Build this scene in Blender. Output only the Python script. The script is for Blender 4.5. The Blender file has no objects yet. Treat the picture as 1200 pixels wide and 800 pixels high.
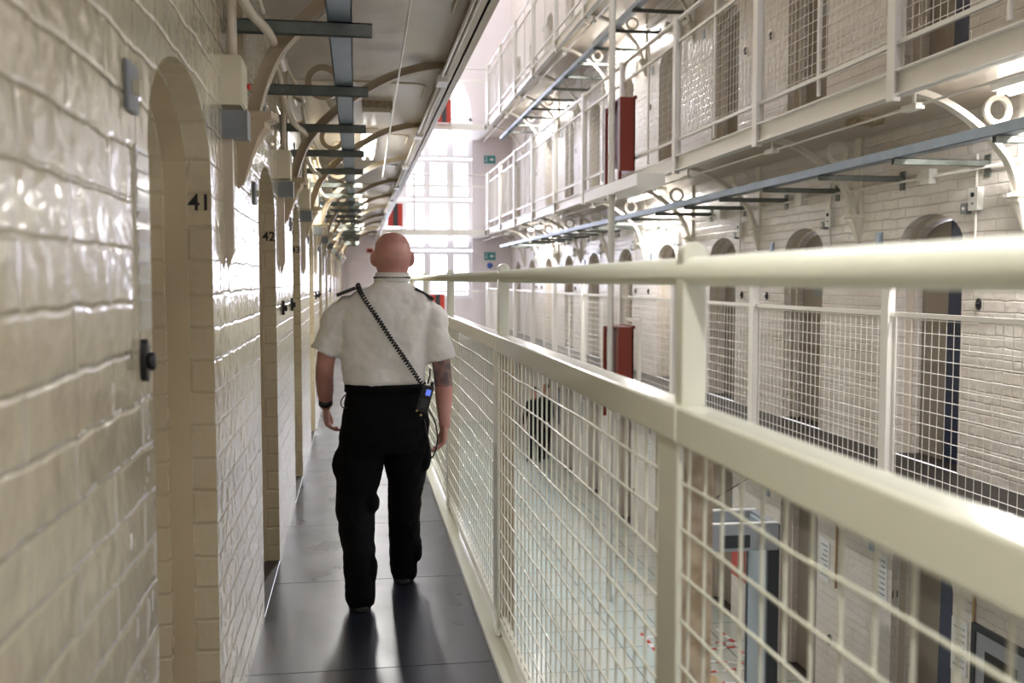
import bpy, math, random
from mathutils import Vector, Matrix, noise
random.seed(7)
C = bpy.context.scene.collection
PI = math.pi
S = 2.29                       # cell spacing along the wing
XL, XR = -0.42, 4.60           # wing walls
RL, RR = 0.57, 3.60            # railing lines
ZG = -2.75                     # ground floor
LV = 2.90                      # storey height
YA, YB = -3.0, 29.2            # ends of the wing
DW = 0.89                      # doorway width
DL, DR = 2.12, 6.93            # near edge of the first doorway, left / right
ORD = ['first', 'second', 'third', 'fourth', 'fifth', 'sixth', 'seventh', 'eighth', 'ninth', 'tenth', 'eleventh',
       'twelfth', 'thirteenth', 'fourteenth', 'fifteenth', 'sixteenth', 'seventeenth', 'eighteenth', 'nineteenth', 'twentieth',
       'twenty-first', 'twenty-second', 'twenty-third', 'twenty-fourth', 'twenty-fifth']

# ------------------------------------------------------------------ materials
def mat(name, col, rough=0.5, metal=0.0, spec=0.5, coat=0.0, bump=None, var=None, emit=None):
    m = bpy.data.materials.new(name); m.use_nodes = True
    nt = m.node_tree; N = nt.nodes; L = nt.links
    b = N['Principled BSDF']
    b.inputs['Base Color'].default_value = (*col, 1)
    b.inputs['Roughness'].default_value = rough
    b.inputs['Metallic'].default_value = metal
    b.inputs['Specular IOR Level'].default_value = spec
    b.inputs['Coat Weight'].default_value = coat
    b.inputs['Coat Roughness'].default_value = 0.12
    if emit:
        b.inputs['Emission Color'].default_value = (*emit[0], 1)
        b.inputs['Emission Strength'].default_value = emit[1]
    geo = N.new('ShaderNodeNewGeometry')
    if var:                                       # (scale, amount, second colour)
        nz = N.new('ShaderNodeTexNoise'); nz.inputs['Scale'].default_value = var[0]; nz.inputs['Detail'].default_value = 5
        L.new(geo.outputs['Position'], nz.inputs['Vector'])
        rp = N.new('ShaderNodeValToRGB'); rp.color_ramp.elements[0].position = 0.5 - var[1]; rp.color_ramp.elements[1].position = 0.5 + var[1]
        rp.color_ramp.elements[0].color = (*var[2], 1); rp.color_ramp.elements[1].color = (*col, 1)
        L.new(nz.outputs['Fac'], rp.inputs['Fac']); L.new(rp.outputs['Color'], b.inputs['Base Color'])
    if bump:                                      # (scale, distance)
        nz2 = N.new('ShaderNodeTexNoise'); nz2.inputs['Scale'].default_value = bump[0]; nz2.inputs['Detail'].default_value = 3
        L.new(geo.outputs['Position'], nz2.inputs['Vector'])
        bp = N.new('ShaderNodeBump'); bp.inputs['Distance'].default_value = bump[1]; bp.inputs['Strength'].default_value = 1
        L.new(nz2.outputs['Fac'], bp.inputs['Height']); L.new(bp.outputs['Normal'], b.inputs['Normal'])
    return m

def brick_mat(name, col, col2, rough, bw, rh, dist, coat=0.0):
    m = bpy.data.materials.new(name); m.use_nodes = True
    nt = m.node_tree; N = nt.nodes; L = nt.links
    b = N['Principled BSDF']; b.inputs['Roughness'].default_value = rough
    b.inputs['Coat Weight'].default_value = coat; b.inputs['Coat Roughness'].default_value = 0.1
    geo = N.new('ShaderNodeNewGeometry')
    sp = N.new('ShaderNodeSeparateXYZ'); L.new(geo.outputs['Position'], sp.inputs[0])
    ad = N.new('ShaderNodeMath'); ad.operation = 'ADD'; L.new(sp.outputs[0], ad.inputs[0]); L.new(sp.outputs[1], ad.inputs[1])
    cb = N.new('ShaderNodeCombineXYZ'); L.new(ad.outputs[0], cb.inputs[0]); L.new(sp.outputs[2], cb.inputs[1])
    # wobble the courses a little, as in thickly painted old brick
    wn = N.new('ShaderNodeTexNoise'); wn.inputs['Scale'].default_value = 6; L.new(geo.outputs['Position'], wn.inputs['Vector'])
    wv = N.new('ShaderNodeVectorMath'); wv.operation = 'SCALE'; wv.inputs['Scale'].default_value = 0.026; L.new(wn.outputs['Color'], wv.inputs[0])
    wa = N.new('ShaderNodeVectorMath'); wa.operation = 'ADD'; L.new(cb.outputs[0], wa.inputs[0]); L.new(wv.outputs[0], wa.inputs[1])
    br = N.new('ShaderNodeTexBrick'); L.new(wa.outputs[0], br.inputs['Vector'])
    br.inputs['Scale'].default_value = 1; br.inputs['Brick Width'].default_value = bw; br.inputs['Row Height'].default_value = rh
    br.inputs['Mortar Size'].default_value = 0.009; br.inputs['Mortar Smooth'].default_value = 1.0
    br.inputs['Color1'].default_value = (*col, 1); br.inputs['Color2'].default_value = (*[c * 0.94 for c in col], 1)
    br.inputs['Mortar'].default_value = (*[c * 0.88 for c in col], 1)
    n1 = N.new('ShaderNodeTexNoise'); n1.inputs['Scale'].default_value = 2.2; n1.inputs['Detail'].default_value = 6
    L.new(geo.outputs['Position'], n1.inputs['Vector'])
    rp = N.new('ShaderNodeValToRGB'); rp.color_ramp.elements[0].position = 0.35; rp.color_ramp.elements[1].position = 0.7
    rp.color_ramp.elements[0].color = (*[a / c for a, c in zip(col2, col)], 1); rp.color_ramp.elements[1].color = (1, 1, 1, 1)
    L.new(n1.outputs['Fac'], rp.inputs['Fac'])
    mx = N.new('ShaderNodeMix'); mx.data_type = 'RGBA'; mx.blend_type = 'MULTIPLY'; mx.inputs[0].default_value = 1
    L.new(br.outputs['Color'], mx.inputs[6]); L.new(rp.outputs['Color'], mx.inputs[7]); L.new(mx.outputs[2], b.inputs['Base Color'])
    bp = N.new('ShaderNodeBump'); bp.invert = True; bp.inputs['Distance'].default_value = dist
    L.new(br.outputs['Fac'], bp.inputs['Height'])
    n2 = N.new('ShaderNodeTexNoise'); n2.inputs['Scale'].default_value = 14; n2.inputs['Detail'].default_value = 2.5
    L.new(wa.outputs[0], n2.inputs['Vector'])
    bp2 = N.new('ShaderNodeBump'); bp2.inputs['Distance'].default_value = dist * 2.2; L.new(n2.outputs['Fac'], bp2.inputs['Height'])
    L.new(bp.outputs['Normal'], bp2.inputs['Normal'])
    L.new(bp2.outputs['Normal'], b.inputs['Normal'])
    if coat: L.new(bp2.outputs['Normal'], b.inputs['Coat Normal'])
    return m

M = {}
M['brick_cream'] = brick_mat('cream gloss painted brick', (0.68, 0.615, 0.435), (0.57, 0.49, 0.33), 0.26, 0.46, 0.098, 0.0023, 0.9)
M['brick_white'] = brick_mat('white painted brick', (0.80, 0.755, 0.72), (0.70, 0.64, 0.58), 0.36, 0.24, 0.085, 0.004, 0.3)
M['plaster'] = mat('pale plaster', (0.76, 0.71, 0.73), 0.6, var=(0.8, 0.3, (0.66, 0.60, 0.61)))
M['frame'] = mat('smooth cream frame paint', (0.60, 0.51, 0.34), 0.4, var=(3, 0.3, (0.52, 0.43, 0.28)))
M['frame_white'] = mat('smooth white frame paint', (0.62, 0.55, 0.47), 0.4)
M['rail'] = mat('cream rail enamel', (0.74, 0.75, 0.63), 0.22, coat=0.3, bump=(60, 0.0006))
M['rail_white'] = mat('off white rail paint', (0.80, 0.78, 0.74), 0.3)
M['post_old'] = mat('old chipped cream ironwork', (0.44, 0.36, 0.25), 0.5, var=(28, 0.1, (0.30, 0.23, 0.14)), bump=(40, 0.001))
M['iron_cream'] = mat('cream painted cast iron', (0.54, 0.45, 0.31), 0.35, var=(4, 0.3, (0.44, 0.35, 0.23)), bump=(30, 0.001))
M['iron_white'] = mat('white painted cast iron', (0.78, 0.74, 0.66), 0.4)
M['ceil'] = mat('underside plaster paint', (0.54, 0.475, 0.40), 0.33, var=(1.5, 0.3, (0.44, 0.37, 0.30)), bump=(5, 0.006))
M['galv'] = mat('galvanised steel blue grey', (0.33, 0.40, 0.48), 0.4, 0.75, var=(9, 0.3, (0.25, 0.31, 0.38)))
M['galv_green'] = mat('weathered grey green steel', (0.19, 0.21, 0.195), 0.5, 0.4, var=(14, 0.25, (0.12, 0.135, 0.12)))
M['pipe'] = mat('painted conduit', (0.66, 0.58, 0.45), 0.4)
M['pipe_white'] = mat('white conduit', (0.80, 0.77, 0.72), 0.4)
M['grey_box'] = mat('grey electrical box', (0.22, 0.24, 0.25), 0.4)
M['cream_box'] = mat('cream electrical box', (0.68, 0.63, 0.46), 0.4)
M['white_box'] = mat('white plastic', (0.8, 0.79, 0.75), 0.4)
M['black'] = mat('black plastic', (0.012, 0.012, 0.013), 0.35)
M['ink'] = mat('black paint', (0.01, 0.01, 0.012), 0.5)
M['navy'] = mat('navy gloss door paint', (0.010, 0.020, 0.065), 0.3)
M['door_brown'] = mat('grey brown door paint', (0.26, 0.22, 0.18), 0.45)
M['door_cream'] = mat('cream door paint', (0.6, 0.52, 0.36), 0.4)
M['dark'] = mat('dark threshold', (0.03, 0.024, 0.02), 0.6)
M['red'] = mat('fire cabinet red', (0.17, 0.026, 0.013), 0.35)
M['red_bright'] = mat('bright red sheet', (0.50, 0.045, 0.03), 0.45)
M['red_dark'] = mat('dark red recess', (0.06, 0.008, 0.008), 0.5)
M['paper'] = mat('white paper', (0.78, 0.79, 0.80), 0.5)
M['paper_ink'] = mat('printed paper grey', (0.25, 0.32, 0.38), 0.5)
M['plastic_clear'] = mat('clear plastic sleeve', (0.70, 0.68, 0.56), 0.12, coat=0.8)
M['green'] = mat('exit sign green', (0.03, 0.24, 0.24), 0.4)
M['blue_sign'] = mat('blue sign', (0.05, 0.12, 0.45), 0.4)
M['tube'] = mat('lit fluorescent tube', (1, 1, 1), 0.5, emit=((1.0, 0.98, 0.95), 14))
M['dome'] = mat('opal lamp dome', (0.8, 0.78, 0.72), 0.25)
M['window_bar'] = mat('white window frame', (0.80, 0.79, 0.80), 0.4)
M['det_grey'] = mat('detector grey', (0.30, 0.32, 0.34), 0.4)
M['det_light'] = mat('detector pale panel', (0.36, 0.43, 0.48), 0.35)
M['det_dark'] = mat('detector dark edge', (0.035, 0.04, 0.045), 0.4)
M['beige_board'] = mat('beige board', (0.52, 0.36, 0.2), 0.5)

def slate():
    m = mat('worn dark slate', (0.020, 0.024, 0.036), 0.33, spec=.38, bump=(3, 0.0012), var=(2, 0.4, (0.014, 0.016, 0.024)))
    nt = m.node_tree; N = nt.nodes; L = nt.links; b = N['Principled BSDF']
    geo = N.new('ShaderNodeNewGeometry'); nz = N.new('ShaderNodeTexNoise'); nz.inputs['Scale'].default_value = 3.5; nz.inputs['Detail'].default_value = 8
    L.new(geo.outputs['Position'], nz.inputs['Vector'])
    mr = N.new('ShaderNodeMapRange'); mr.inputs['From Min'].default_value = 0.1; mr.inputs['From Max'].default_value = 0.9
    mr.inputs['To Min'].default_value = 0.22; mr.inputs['To Max'].default_value = 0.4
    L.new(nz.outputs['Fac'], mr.inputs['Value']); L.new(mr.outputs['Result'], b.inputs['Roughness'])
    return m
M['slate'] = slate()
M['slate_far'] = mat('dark brown worn slate', (0.022, 0.019, 0.017), 0.6, bump=(7, 0.004))

def tiles():
    m = bpy.data.materials.new('glossy pale floor tiles'); m.use_nodes = True
    nt = m.node_tree; N = nt.nodes; L = nt.links; b = N['Principled BSDF']
    geo = N.new('ShaderNodeNewGeometry')
    br = N.new('ShaderNodeTexBrick'); br.offset = 0; L.new(geo.outputs['Position'], br.inputs['Vector'])
    br.inputs['Scale'].default_value = 1; br.inputs['Brick Width'].default_value = 0.6; br.inputs['Row Height'].default_value = 0.6
    br.inputs['Mortar Size'].default_value = 0.009
    br.inputs['Color1'].default_value = (0.50, 0.58, 0.55, 1); br.inputs['Color2'].default_value = (0.58, 0.58, 0.52, 1); br.inputs['Mortar'].default_value = (0.16, 0.19, 0.19, 1)
    br.inputs['Bias'].default_value = -0.2
    L.new(br.outputs['Color'], b.inputs['Base Color']); b.inputs['Roughness'].default_value = 0.16
    return m
M['tiles'] = tiles()

def skin_mat():
    m = mat('skin', (0.60, 0.33, 0.28), 0.42, bump=(90, 0.0006), var=(9, 0.3, (0.46, 0.20, 0.16)))
    nt = m.node_tree; N = nt.nodes; L = nt.links; b = N['Principled BSDF']
    b.inputs['Subsurface Weight'].default_value = 0.08; b.inputs['Subsurface Radius'].default_value = (0.02, 0.008, 0.004)
    # tattoo band on the right forearm below the sleeve
    geo = N.new('ShaderNodeNewGeometry'); sp = N.new('ShaderNodeSeparateXYZ'); L.new(geo.outputs['Position'], sp.inputs[0])
    def cmp(o, op, v):
        n = N.new('ShaderNodeMath'); n.operation = op; L.new(o, n.inputs[0]); n.inputs[1].default_value = v; return n.outputs[0]
    def mul(a, c):
        n = N.new('ShaderNodeMath'); n.operation = 'MULTIPLY'; L.new(a, n.inputs[0]); L.new(c, n.inputs[1]); return n.outputs[0]
    nz = N.new('ShaderNodeTexVoronoi'); nz.inputs['Scale'].default_value = 22; L.new(geo.outputs['Position'], nz.inputs['Vector'])
    rp = N.new('ShaderNodeValToRGB'); rp.color_ramp.elements[0].position = 0.25; rp.color_ramp.elements[1].position = 0.8
    rp.color_ramp.elements[0].color = (0.9, 0.9, 0.9, 1); rp.color_ramp.elements[1].color = (0.25, 0.25, 0.25, 1)
    L.new(nz.outputs['Distance'], rp.inputs['Fac'])
    msk = mul(mul(cmp(sp.outputs[0], 'GREATER_THAN', 0.30), cmp(sp.outputs[2], 'GREATER_THAN', 1.005)), cmp(sp.outputs[2], 'LESS_THAN', 1.2))
    fac = mul(msk, rp.outputs['Color'])
    mx = N.new('ShaderNodeMix'); mx.data_type = 'RGBA'; L.new(fac, mx.inputs[0])
    src = b.inputs['Base Color'].links[0].from_socket
    L.new(src, mx.inputs[6]); mx.inputs[7].default_value = (0.045, 0.05, 0.055, 1); L.new(mx.outputs[2], b.inputs['Base Color'])
    return m
M['skin'] = skin_mat()
M['shirt'] = mat('white shirt cotton', (0.80, 0.79, 0.75), 0.75, bump=(7, 0.012))
M['trousers'] = mat('black trouser cloth', (0.0025, 0.0025, 0.0032), 0.85, spec=.15, bump=(9, 0.01))
M['shoe'] = mat('black leather', (0.008, 0.008, 0.009), 0.3)
M['sole'] = mat('worn shoe sole', (0.012, 0.012, 0.012), 0.7)
M['brass'] = mat('brass stud', (0.6, 0.48, 0.2), 0.3, 0.9)
M['screen'] = mat('lit radio screen', (0.1, 0.15, 0.6), 0.3, emit=((0.15, 0.25, 1.0), .6))
M['eye'] = mat('eye white', (0.7, 0.7, 0.68), 0.2)
M['lips'] = mat('lips', (0.4, 0.15, 0.12), 0.5)

# ------------------------------------------------------------------ mesh builder
class MB:
    def __init__(s): s.v = []; s.f = []; s.m = []; s.sm = []
    def add(s, vs, fs, mi=0, smooth=False):
        o = len(s.v); s.v += [tuple(p) for p in vs]
        for f in fs: s.f.append(tuple(i + o for i in f)); s.m.append(mi); s.sm.append(smooth)
        return s
    def box(s, x0, x1, y0, y1, z0, z1, mi=0):
        v = [(x, y, z) for x in (x0, x1) for y in (y0, y1) for z in (z0, z1)]
        return s.add(v, [(0, 1, 3, 2), (4, 6, 7, 5), (0, 4, 5, 1), (2, 3, 7, 6), (0, 2, 6, 4), (1, 5, 7, 3)], mi)
    def quad(s, a, b, c, d, mi=0): return s.add([a, b, c, d], [(0, 1, 2, 3)], mi)
    def tube(s, pts, r, n=8, mi=0, cap=True, radii=None):
        pts = [Vector(p) for p in pts]; vs = []; fs = []; up = Vector((0, 0, 1)); prev = None
        for i, p in enumerate(pts):
            d = (pts[min(i + 1, len(pts) - 1)] - pts[max(i - 1, 0)]).normalized()
            if prev is None:
                a = Vector((0, 0, 1)) if abs(d.z) < 0.9 else Vector((0, 1, 0))
                u = d.cross(a).normalized()
            else: u = (prev - d * prev.dot(d)).normalized()
            prev = u; w = d.cross(u)
            rr = radii[i] if radii else r
            for k in range(n):
                t = 2 * PI * (k + 0.5) / n
                vs.append(p + (u * math.cos(t) + w * math.sin(t)) * rr)
        for i in range(len(pts) - 1):
            for k in range(n):
                a = i * n + k; b = i * n + (k + 1) % n
                fs.append((a, b, b + n, a + n))
        if cap: fs.append(tuple(range(n - 1, -1, -1))); fs.append(tuple((len(pts) - 1) * n + k for k in range(n)))
        return s.add(vs, fs, mi, True)
    def prism(s, poly, axis, a, b, mi=0, smooth=False):
        """extrude a 2D polygon along an axis: x->(u=y,v=z), y->(u=x,v=z), z->(u=x,v=y)"""
        def P(u, v, t): return {'x': (t, u, v), 'y': (u, t, v), 'z': (u, v, t)}[axis]
        n = len(poly); vs = [P(u, v, a) for u, v in poly] + [P(u, v, b) for u, v in poly]
        fs = [tuple(range(n)), tuple(range(2 * n - 1, n - 1, -1))] + [(i, i + n, (i + 1) % n + n, (i + 1) % n) for i in range(n)]
        return s.add(vs, fs, mi, smooth)
    def strip(s, inner, outer, axis, a, b, mi=0, closed=False):
        """solid band between two 2D polylines, extruded"""
        def P(q, t): u, v = q; return {'x': (t, u, v), 'y': (u, t, v), 'z': (u, v, t)}[axis]
        n = len(inner); vs = [P(q, a) for q in inner] + [P(q, a) for q in outer] + [P(q, b) for q in inner] + [P(q, b) for q in outer]
        fs = []
        for i in range(n if closed else n - 1):
            j = (i + 1) % n
            fs += [(i, j, n + j, n + i), (2 * n + i, 3 * n + i, 3 * n + j, 2 * n + j), (i, 2 * n + i, 2 * n + j, j), (n + i, n + j, 3 * n + j, 3 * n + i)]
        if not closed:
            for i in (0, n - 1): fs.append((i, n + i, 3 * n + i, 2 * n + i))
        return s.add(vs, fs, mi)
    def ellipsoid(s, c, r, nu=16, nv=10, mi=0, rot=None):
        vs = []; fs = []
        for j in range(nv + 1):
            ph = PI * j / nv
            for i in range(nu):
                th = 2 * PI * i / nu
                p = Vector((r[0] * math.sin(ph) * math.cos(th), r[1] * math.sin(ph) * math.sin(th), r[2] * math.cos(ph)))
                if rot: p = rot @ p
                vs.append(Vector(c) + p)
        for j in range(nv):
            for i in range(nu):
                a = j * nu + i; b = j * nu + (i + 1) % nu
                fs.append((a, a + nu, b + nu, b))
        return s.add(vs, fs, mi, True)
    def loft(s, rings, mi=0, n=20, cap=True, p=2.0):
        """rings of (cx,cy,cz, rx, ry[, tilt normal]) - horizontal superellipses"""
        vs = []; fs = []
        for R in rings:
            cx, cy, cz, rx, ry = R[:5]; tx = R[5] if len(R) > 5 else 0; ty = R[6] if len(R) > 6 else 0
            for k in range(n):
                t = 2 * PI * k / n; c, q = math.cos(t), math.sin(t)
                x = rx * math.copysign(abs(c) ** (2 / p), c); y = ry * math.copysign(abs(q) ** (2 / p), q)
                vs.append((cx + x, cy + y, cz + tx * x + ty * y))
        for i in range(len(rings) - 1):
            for k in range(n):
                a = i * n + k; b = i * n + (k + 1) % n; fs.append((a, b, b + n, a + n))
        if cap: fs.append(tuple(range(n - 1, -1, -1))); fs.append(tuple((len(rings) - 1) * n + k for k in range(n)))
        return s.add(vs, fs, mi, True)
    def build(s, name, mats, parent=None):
        me = bpy.data.meshes.new(name); me.from_pydata(s.v, [], s.f); me.update()
        for m in (mats if isinstance(mats, (list, tuple)) else [mats]): me.materials.append(m)
        me.polygons.foreach_set('material_index', s.m); me.polygons.foreach_set('use_smooth', s.sm)
        o = bpy.data.objects.new(name, me); C.objects.link(o)
        if parent is not None: o.parent = parent
        return o

def fixn(o):
    import bmesh
    bm = bmesh.new(); bm.from_mesh(o.data); bmesh.ops.recalc_face_normals(bm, faces=bm.faces); bm.to_mesh(o.data); bm.free(); return o
def thing(name, label, cat, loc=(0, 0, 0), rz=0, group=None):
    o = bpy.data.objects.new(name, None); C.objects.link(o); o.empty_display_size = 0.1
    o.location = loc; o.rotation_euler = (0, 0, rz); return tag(o, label, cat, group)
def tag(o, label, cat, group=None):
    o['label'] = label; o['category'] = cat
    if group: o['group'] = group
    return o
def struct(o): o['kind'] = 'structure'; return o
def dup(root, loc, label=None, rz=None, group=None):
    r = root.copy(); C.objects.link(r); r.location = loc
    if rz is not None: r.rotation_euler = (0, 0, rz)
    if label: r['label'] = label
    if group: r['group'] = group
    for ch in list(root.children):
        c = ch.copy(); C.objects.link(c); c.parent = r
        for g in list(ch.children):
            d = g.copy(); C.objects.link(d); d.parent = c
    return r
def arcpts(cx, cz, r, a0, a1, n): return [(cx + r * math.cos(math.radians(a0 + (a1 - a0) * i / n)), cz + r * math.sin(math.radians(a0 + (a1 - a0) * i / n))) for i in range(n + 1)]
def smooth_path(pts, k=6):
    """Catmull-Rom through the points"""
    P = [Vector(p) for p in pts]; out = []
    for i in range(len(P) - 1):
        a = P[max(i - 1, 0)]; b = P[i]; c = P[i + 1]; d = P[min(i + 2, len(P) - 1)]
        for j in range(k):
            t = j / k
            out.append(0.5 * ((2 * b) + (c - a) * t + (2 * a - 5 * b + 4 * c - d) * t * t + (3 * b - a - 3 * c + d) * t ** 3))
    out.append(P[-1]); return out

# ------------------------------------------------------------------ cell walls
def outline(y0, y1, z, ins, spring=1.79, rise=0.245, n=14):
    """doorway outline with an elliptical head, bottom near -> bottom far"""
    a = y0 + ins; b = y1 - ins; c = (a + b) / 2; w = (b - a) / 2; sp = spring
    pts = [(a, z)]
    for i in range(n + 1):
        t = PI - PI * i / n
        pts.append((c + w * math.cos(t), z + sp + (rise - ins * 0.8) * math.sin(t)))
    pts.append((b, z)); return pts
LAYERS = [(0, 0), (0.068, 0), (0.068, 0.012), (0.132, 0.012), (0.132, 0.04), (0.36, 0.04)]
def cell_wall(mb, X, sgn, z, ztop, ds, ya, yb):
    ds = sorted(ds)
    edges = [ya] + [(a + DW + b) / 2 for a, b in zip(ds, ds[1:])] + [yb]
    for i, d in enumerate(ds):
        e0, e1 = edges[i], edges[i + 1]
        ol = outline(d, d + DW, z, 0)
        mb.quad((X, e0, z), (X, d, z), (X, d, ztop), (X, e0, ztop))
        mb.quad((X, d + DW, z), (X, e1, z), (X, e1, ztop), (X, d + DW, ztop))
        arch = ol[1:-1]
        for p, q in zip(arch, arch[1:]):
            mb.quad((X, p[0], p[1]), (X, q[0], q[1]), (X, q[0], ztop), (X, p[0], ztop))
        for li in range(len(LAYERS) - 1):
            (d0, i0), (d1, i1) = LAYERS[li], LAYERS[li + 1]
            A = outline(d, d + DW, z, i0); B = outline(d, d + DW, z, i1)
            for j in range(len(A) - 1):
                mb.quad((X + sgn * d0, *A[j]), (X + sgn * d0, *A[j + 1]), (X + sgn * d1, *B[j + 1]), (X + sgn * d1, *B[j]), 1 if li == 2 else 0)
        mb.quad((X, d, z + .004), (X, d + DW, z + .004), (X + sgn * .36, d + DW, z + .004), (X + sgn * .36, d, z + .004), 2)
    return mb
dsL = [DL + S * k for k in range(-2, 12) if DL + S * k + DW < YB - .3]
dsR = [DR + S * k for k in range(-4, 10) if DR + S * k + DW < YB - .3]
mb = MB(); cell_wall(mb, XL, -1, 0, LV, dsL, YA, YB)
mb.quad((XL, YA, LV), (XL, YB, LV), (XL, YB, 14), (XL, YA, 14)); mb.quad((XL, YA, ZG), (XL, YB, ZG), (XL, YB, 0), (XL, YA, 0))
struct(mb.build('wall_left', [M['brick_cream'], M['frame'], M['dark']]))
mb = MB()
for z, zt in ((ZG, 0), (0, LV), (LV, 2 * LV), (2 * LV, 14)): cell_wall(mb, XR, 1, z, zt, dsR, YA, YB)
struct(mb.build('wall_right', [M['brick_white'], M['frame_white'], M['dark']]))

dn = 0
def leaf_outline(w): return outline(0, w, 0, 0, 1.78, 0.20, 12)
def door(X, sgn, d, z, depth, m, ang=0.0, hatch=True):
    global dn; dn += 1
    e = bpy.data.objects.new('door_%d' % dn, None); C.objects.link(e); struct(e); e.empty_display_size = .1
    e.location = (X + sgn * depth, d + .042, z + .006); e.rotation_euler = (0, 0, ang)
    w = DW - .084
    b = MB(); b.prism([(u, v) for u, v in leaf_outline(w)], 'x', 0, sgn * .05); fixn(b.build('door_leaf', M[m], e))
    if hatch:
        b = MB(); b.box(-sgn * .012, 0, w / 2 - .13, w / 2 + .13, 1.32, 1.44); b.build('observation_hatch', M['grey_box'], e)
        b = MB(); b.box(-sgn * .03, 0, .06, .14, .95, 1.12); b.build('lock', M['black'], e)
    return e
for i, d in enumerate(dsL): door(XL, -1, d, 0, .28, 'door_cream', hatch=i < 5)
for z in (ZG, 0, LV, 2 * LV):
    for i, d in enumerate(dsR):
        if i < 3: continue
        near = (i == 4)
        if near:
            e = door(XR, 1, d, z, .20, 'door_brown', hatch=False)
            b = MB(); w = DW - .084; q = leaf_outline(w); b.prism([p for p in q if p[0] <= w * .56] + [(w * .56, 0)], 'x', -.012, 0); fixn(b.build('navy_half', M['navy'], e))
        else: door(XR, 1, d, z, .20, 'door_brown', hatch=i < 8)

# cell numbers painted on the far jambs
def text(name, s, size, m, loc, rot, parent=None, align='CENTER'):
    cu = bpy.data.curves.new(name, 'FONT'); cu.body = s; cu.size = size; cu.align_x = align; cu.align_y = 'CENTER'; cu.extrude = .0006; cu.offset = .0012
    o = bpy.data.objects.new(name, cu); C.objects.link(o); bpy.context.view_layer.update()
    me = bpy.data.meshes.new_from_object(o.evaluated_get(bpy.context.evaluated_depsgraph_get()))
    bpy.data.objects.remove(o); me.name = name; me.materials.clear(); me.materials.append(m)
    o = bpy.data.objects.new(name, me); C.objects.link(o); o.location = loc; o.rotation_euler = rot
    if parent is not None: o.parent = parent
    return o
k0 = 0
for i, d in enumerate(dsL):
    if d < 2: continue
    n = 41 + k0
    t = text('cell_number', str(n), .066, M['ink'], (XL - .033, d + DW - .0015, 1.725), (PI / 2, 0, 0))
    if n < 44: tag(t, 'black painted number %d on the cream door jamb' % n, 'number', 'cell numbers on the left wall')
    else: tag(t, 'tiny black cell number on the %s doorway jamb down the left wall' % ORD[k0], 'number', 'cell numbers on the left wall')
    k0 += 1
    if n > 45: break
t = text('cell_number', '11', .085, M['ink'], (XR + .033, dsR[4] + DW - .0015, ZG + 1.50), (PI / 2, 0, 0)); tag(t, 'black painted number 11 on a ground floor door jamb', 'number')

# ------------------------------------------------------------------ decks, fascias, floor, roof, end wall
def deck(name, x0, x1, z, m='slate', y1=YB, sep=S / 2):
    b = MB()
    y = 3.755 - sep * 6
    while y < y1:
        e = min(y + sep - .006, y1); b.box(x0, x1, max(y, YA), e, z - .05, z); y += sep
    return struct(b.build(name, M[m]))
deck('floor_gallery_left', XL - .0, RL - .005, 0)
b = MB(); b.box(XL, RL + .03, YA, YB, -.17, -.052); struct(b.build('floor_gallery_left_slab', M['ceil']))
for z in (0, LV, 2 * LV):
    deck('floor_gallery_right', RR + .01, XR, z, 'slate_far')
def under(name, x0, x1, z, m):
    """slab with a coved, fluted underside and channel edge beam"""
    b = MB(); b.box(x0, x1, YA, YB, z - .10, z - .052)
    # shallow vault ribs across each half bay
    return struct(b.build(name, M[m]))
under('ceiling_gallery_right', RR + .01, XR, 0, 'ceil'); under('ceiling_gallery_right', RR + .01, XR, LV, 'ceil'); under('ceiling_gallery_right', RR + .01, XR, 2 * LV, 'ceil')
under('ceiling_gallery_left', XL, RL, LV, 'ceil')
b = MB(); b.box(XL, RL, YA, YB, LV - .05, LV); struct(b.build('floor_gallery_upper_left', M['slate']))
def fascia(name, X, sgn, z, m):
    """C channel: web at X, flanges pointing to the void; sgn = direction to the void"""
    b = MB(); b.box(X - .006, X + .006, YA, YB, z - .17, z)
    for zz in (z - .17, z - .012): b.box(min(X, X + sgn * .045), max(X, X + sgn * .045), YA, YB, zz, zz + .012)
    b.box(min(X, X - sgn * .05), max(X, X - sgn * .05), YA, YB, z - .17, z - .158)
    return struct(b.build(name, M[m]))
for z in (0, LV, 2 * LV): fascia('trim_edge_beam', RR, -1, z, 'rail_white')
fascia('trim_edge_beam', RL + .02, 1, LV, 'iron_cream')
# kerb angle on our gallery
b = MB(); b.box(.515, .52, YA, YB, 0, .030); b.box(.515, .60, YA, YB, 0, .006); b.box(.60, .606, YA, YB, -.17, .006); struct(b.build('trim_kerb', M['rail']))
b = MB(); b.box(XL - .1, XR + .5, YA, YB + .3, ZG - .1, ZG); struct(b.build('floor', M['tiles']))
# roof with a long glazed lantern opening
b = MB(); b.box(XL, .6, YA, YB, 14, 14.1); b.box(3.6, XR, YA, YB, 14, 14.1)
for y in range(-3, 30, 2): b.box(.6, 3.6, y, y + .12, 14, 14.1)
for x in (1.55, 2.55): b.box(x, x + .08, YA, YB, 14, 14.1)
struct(b.build('ceiling', M['plaster']))
b = MB(); b.box(XL - .1, XR + .1, YA - .1, YA, ZG, 14.1); struct(b.build('wall_back', M['plaster']))

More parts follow.
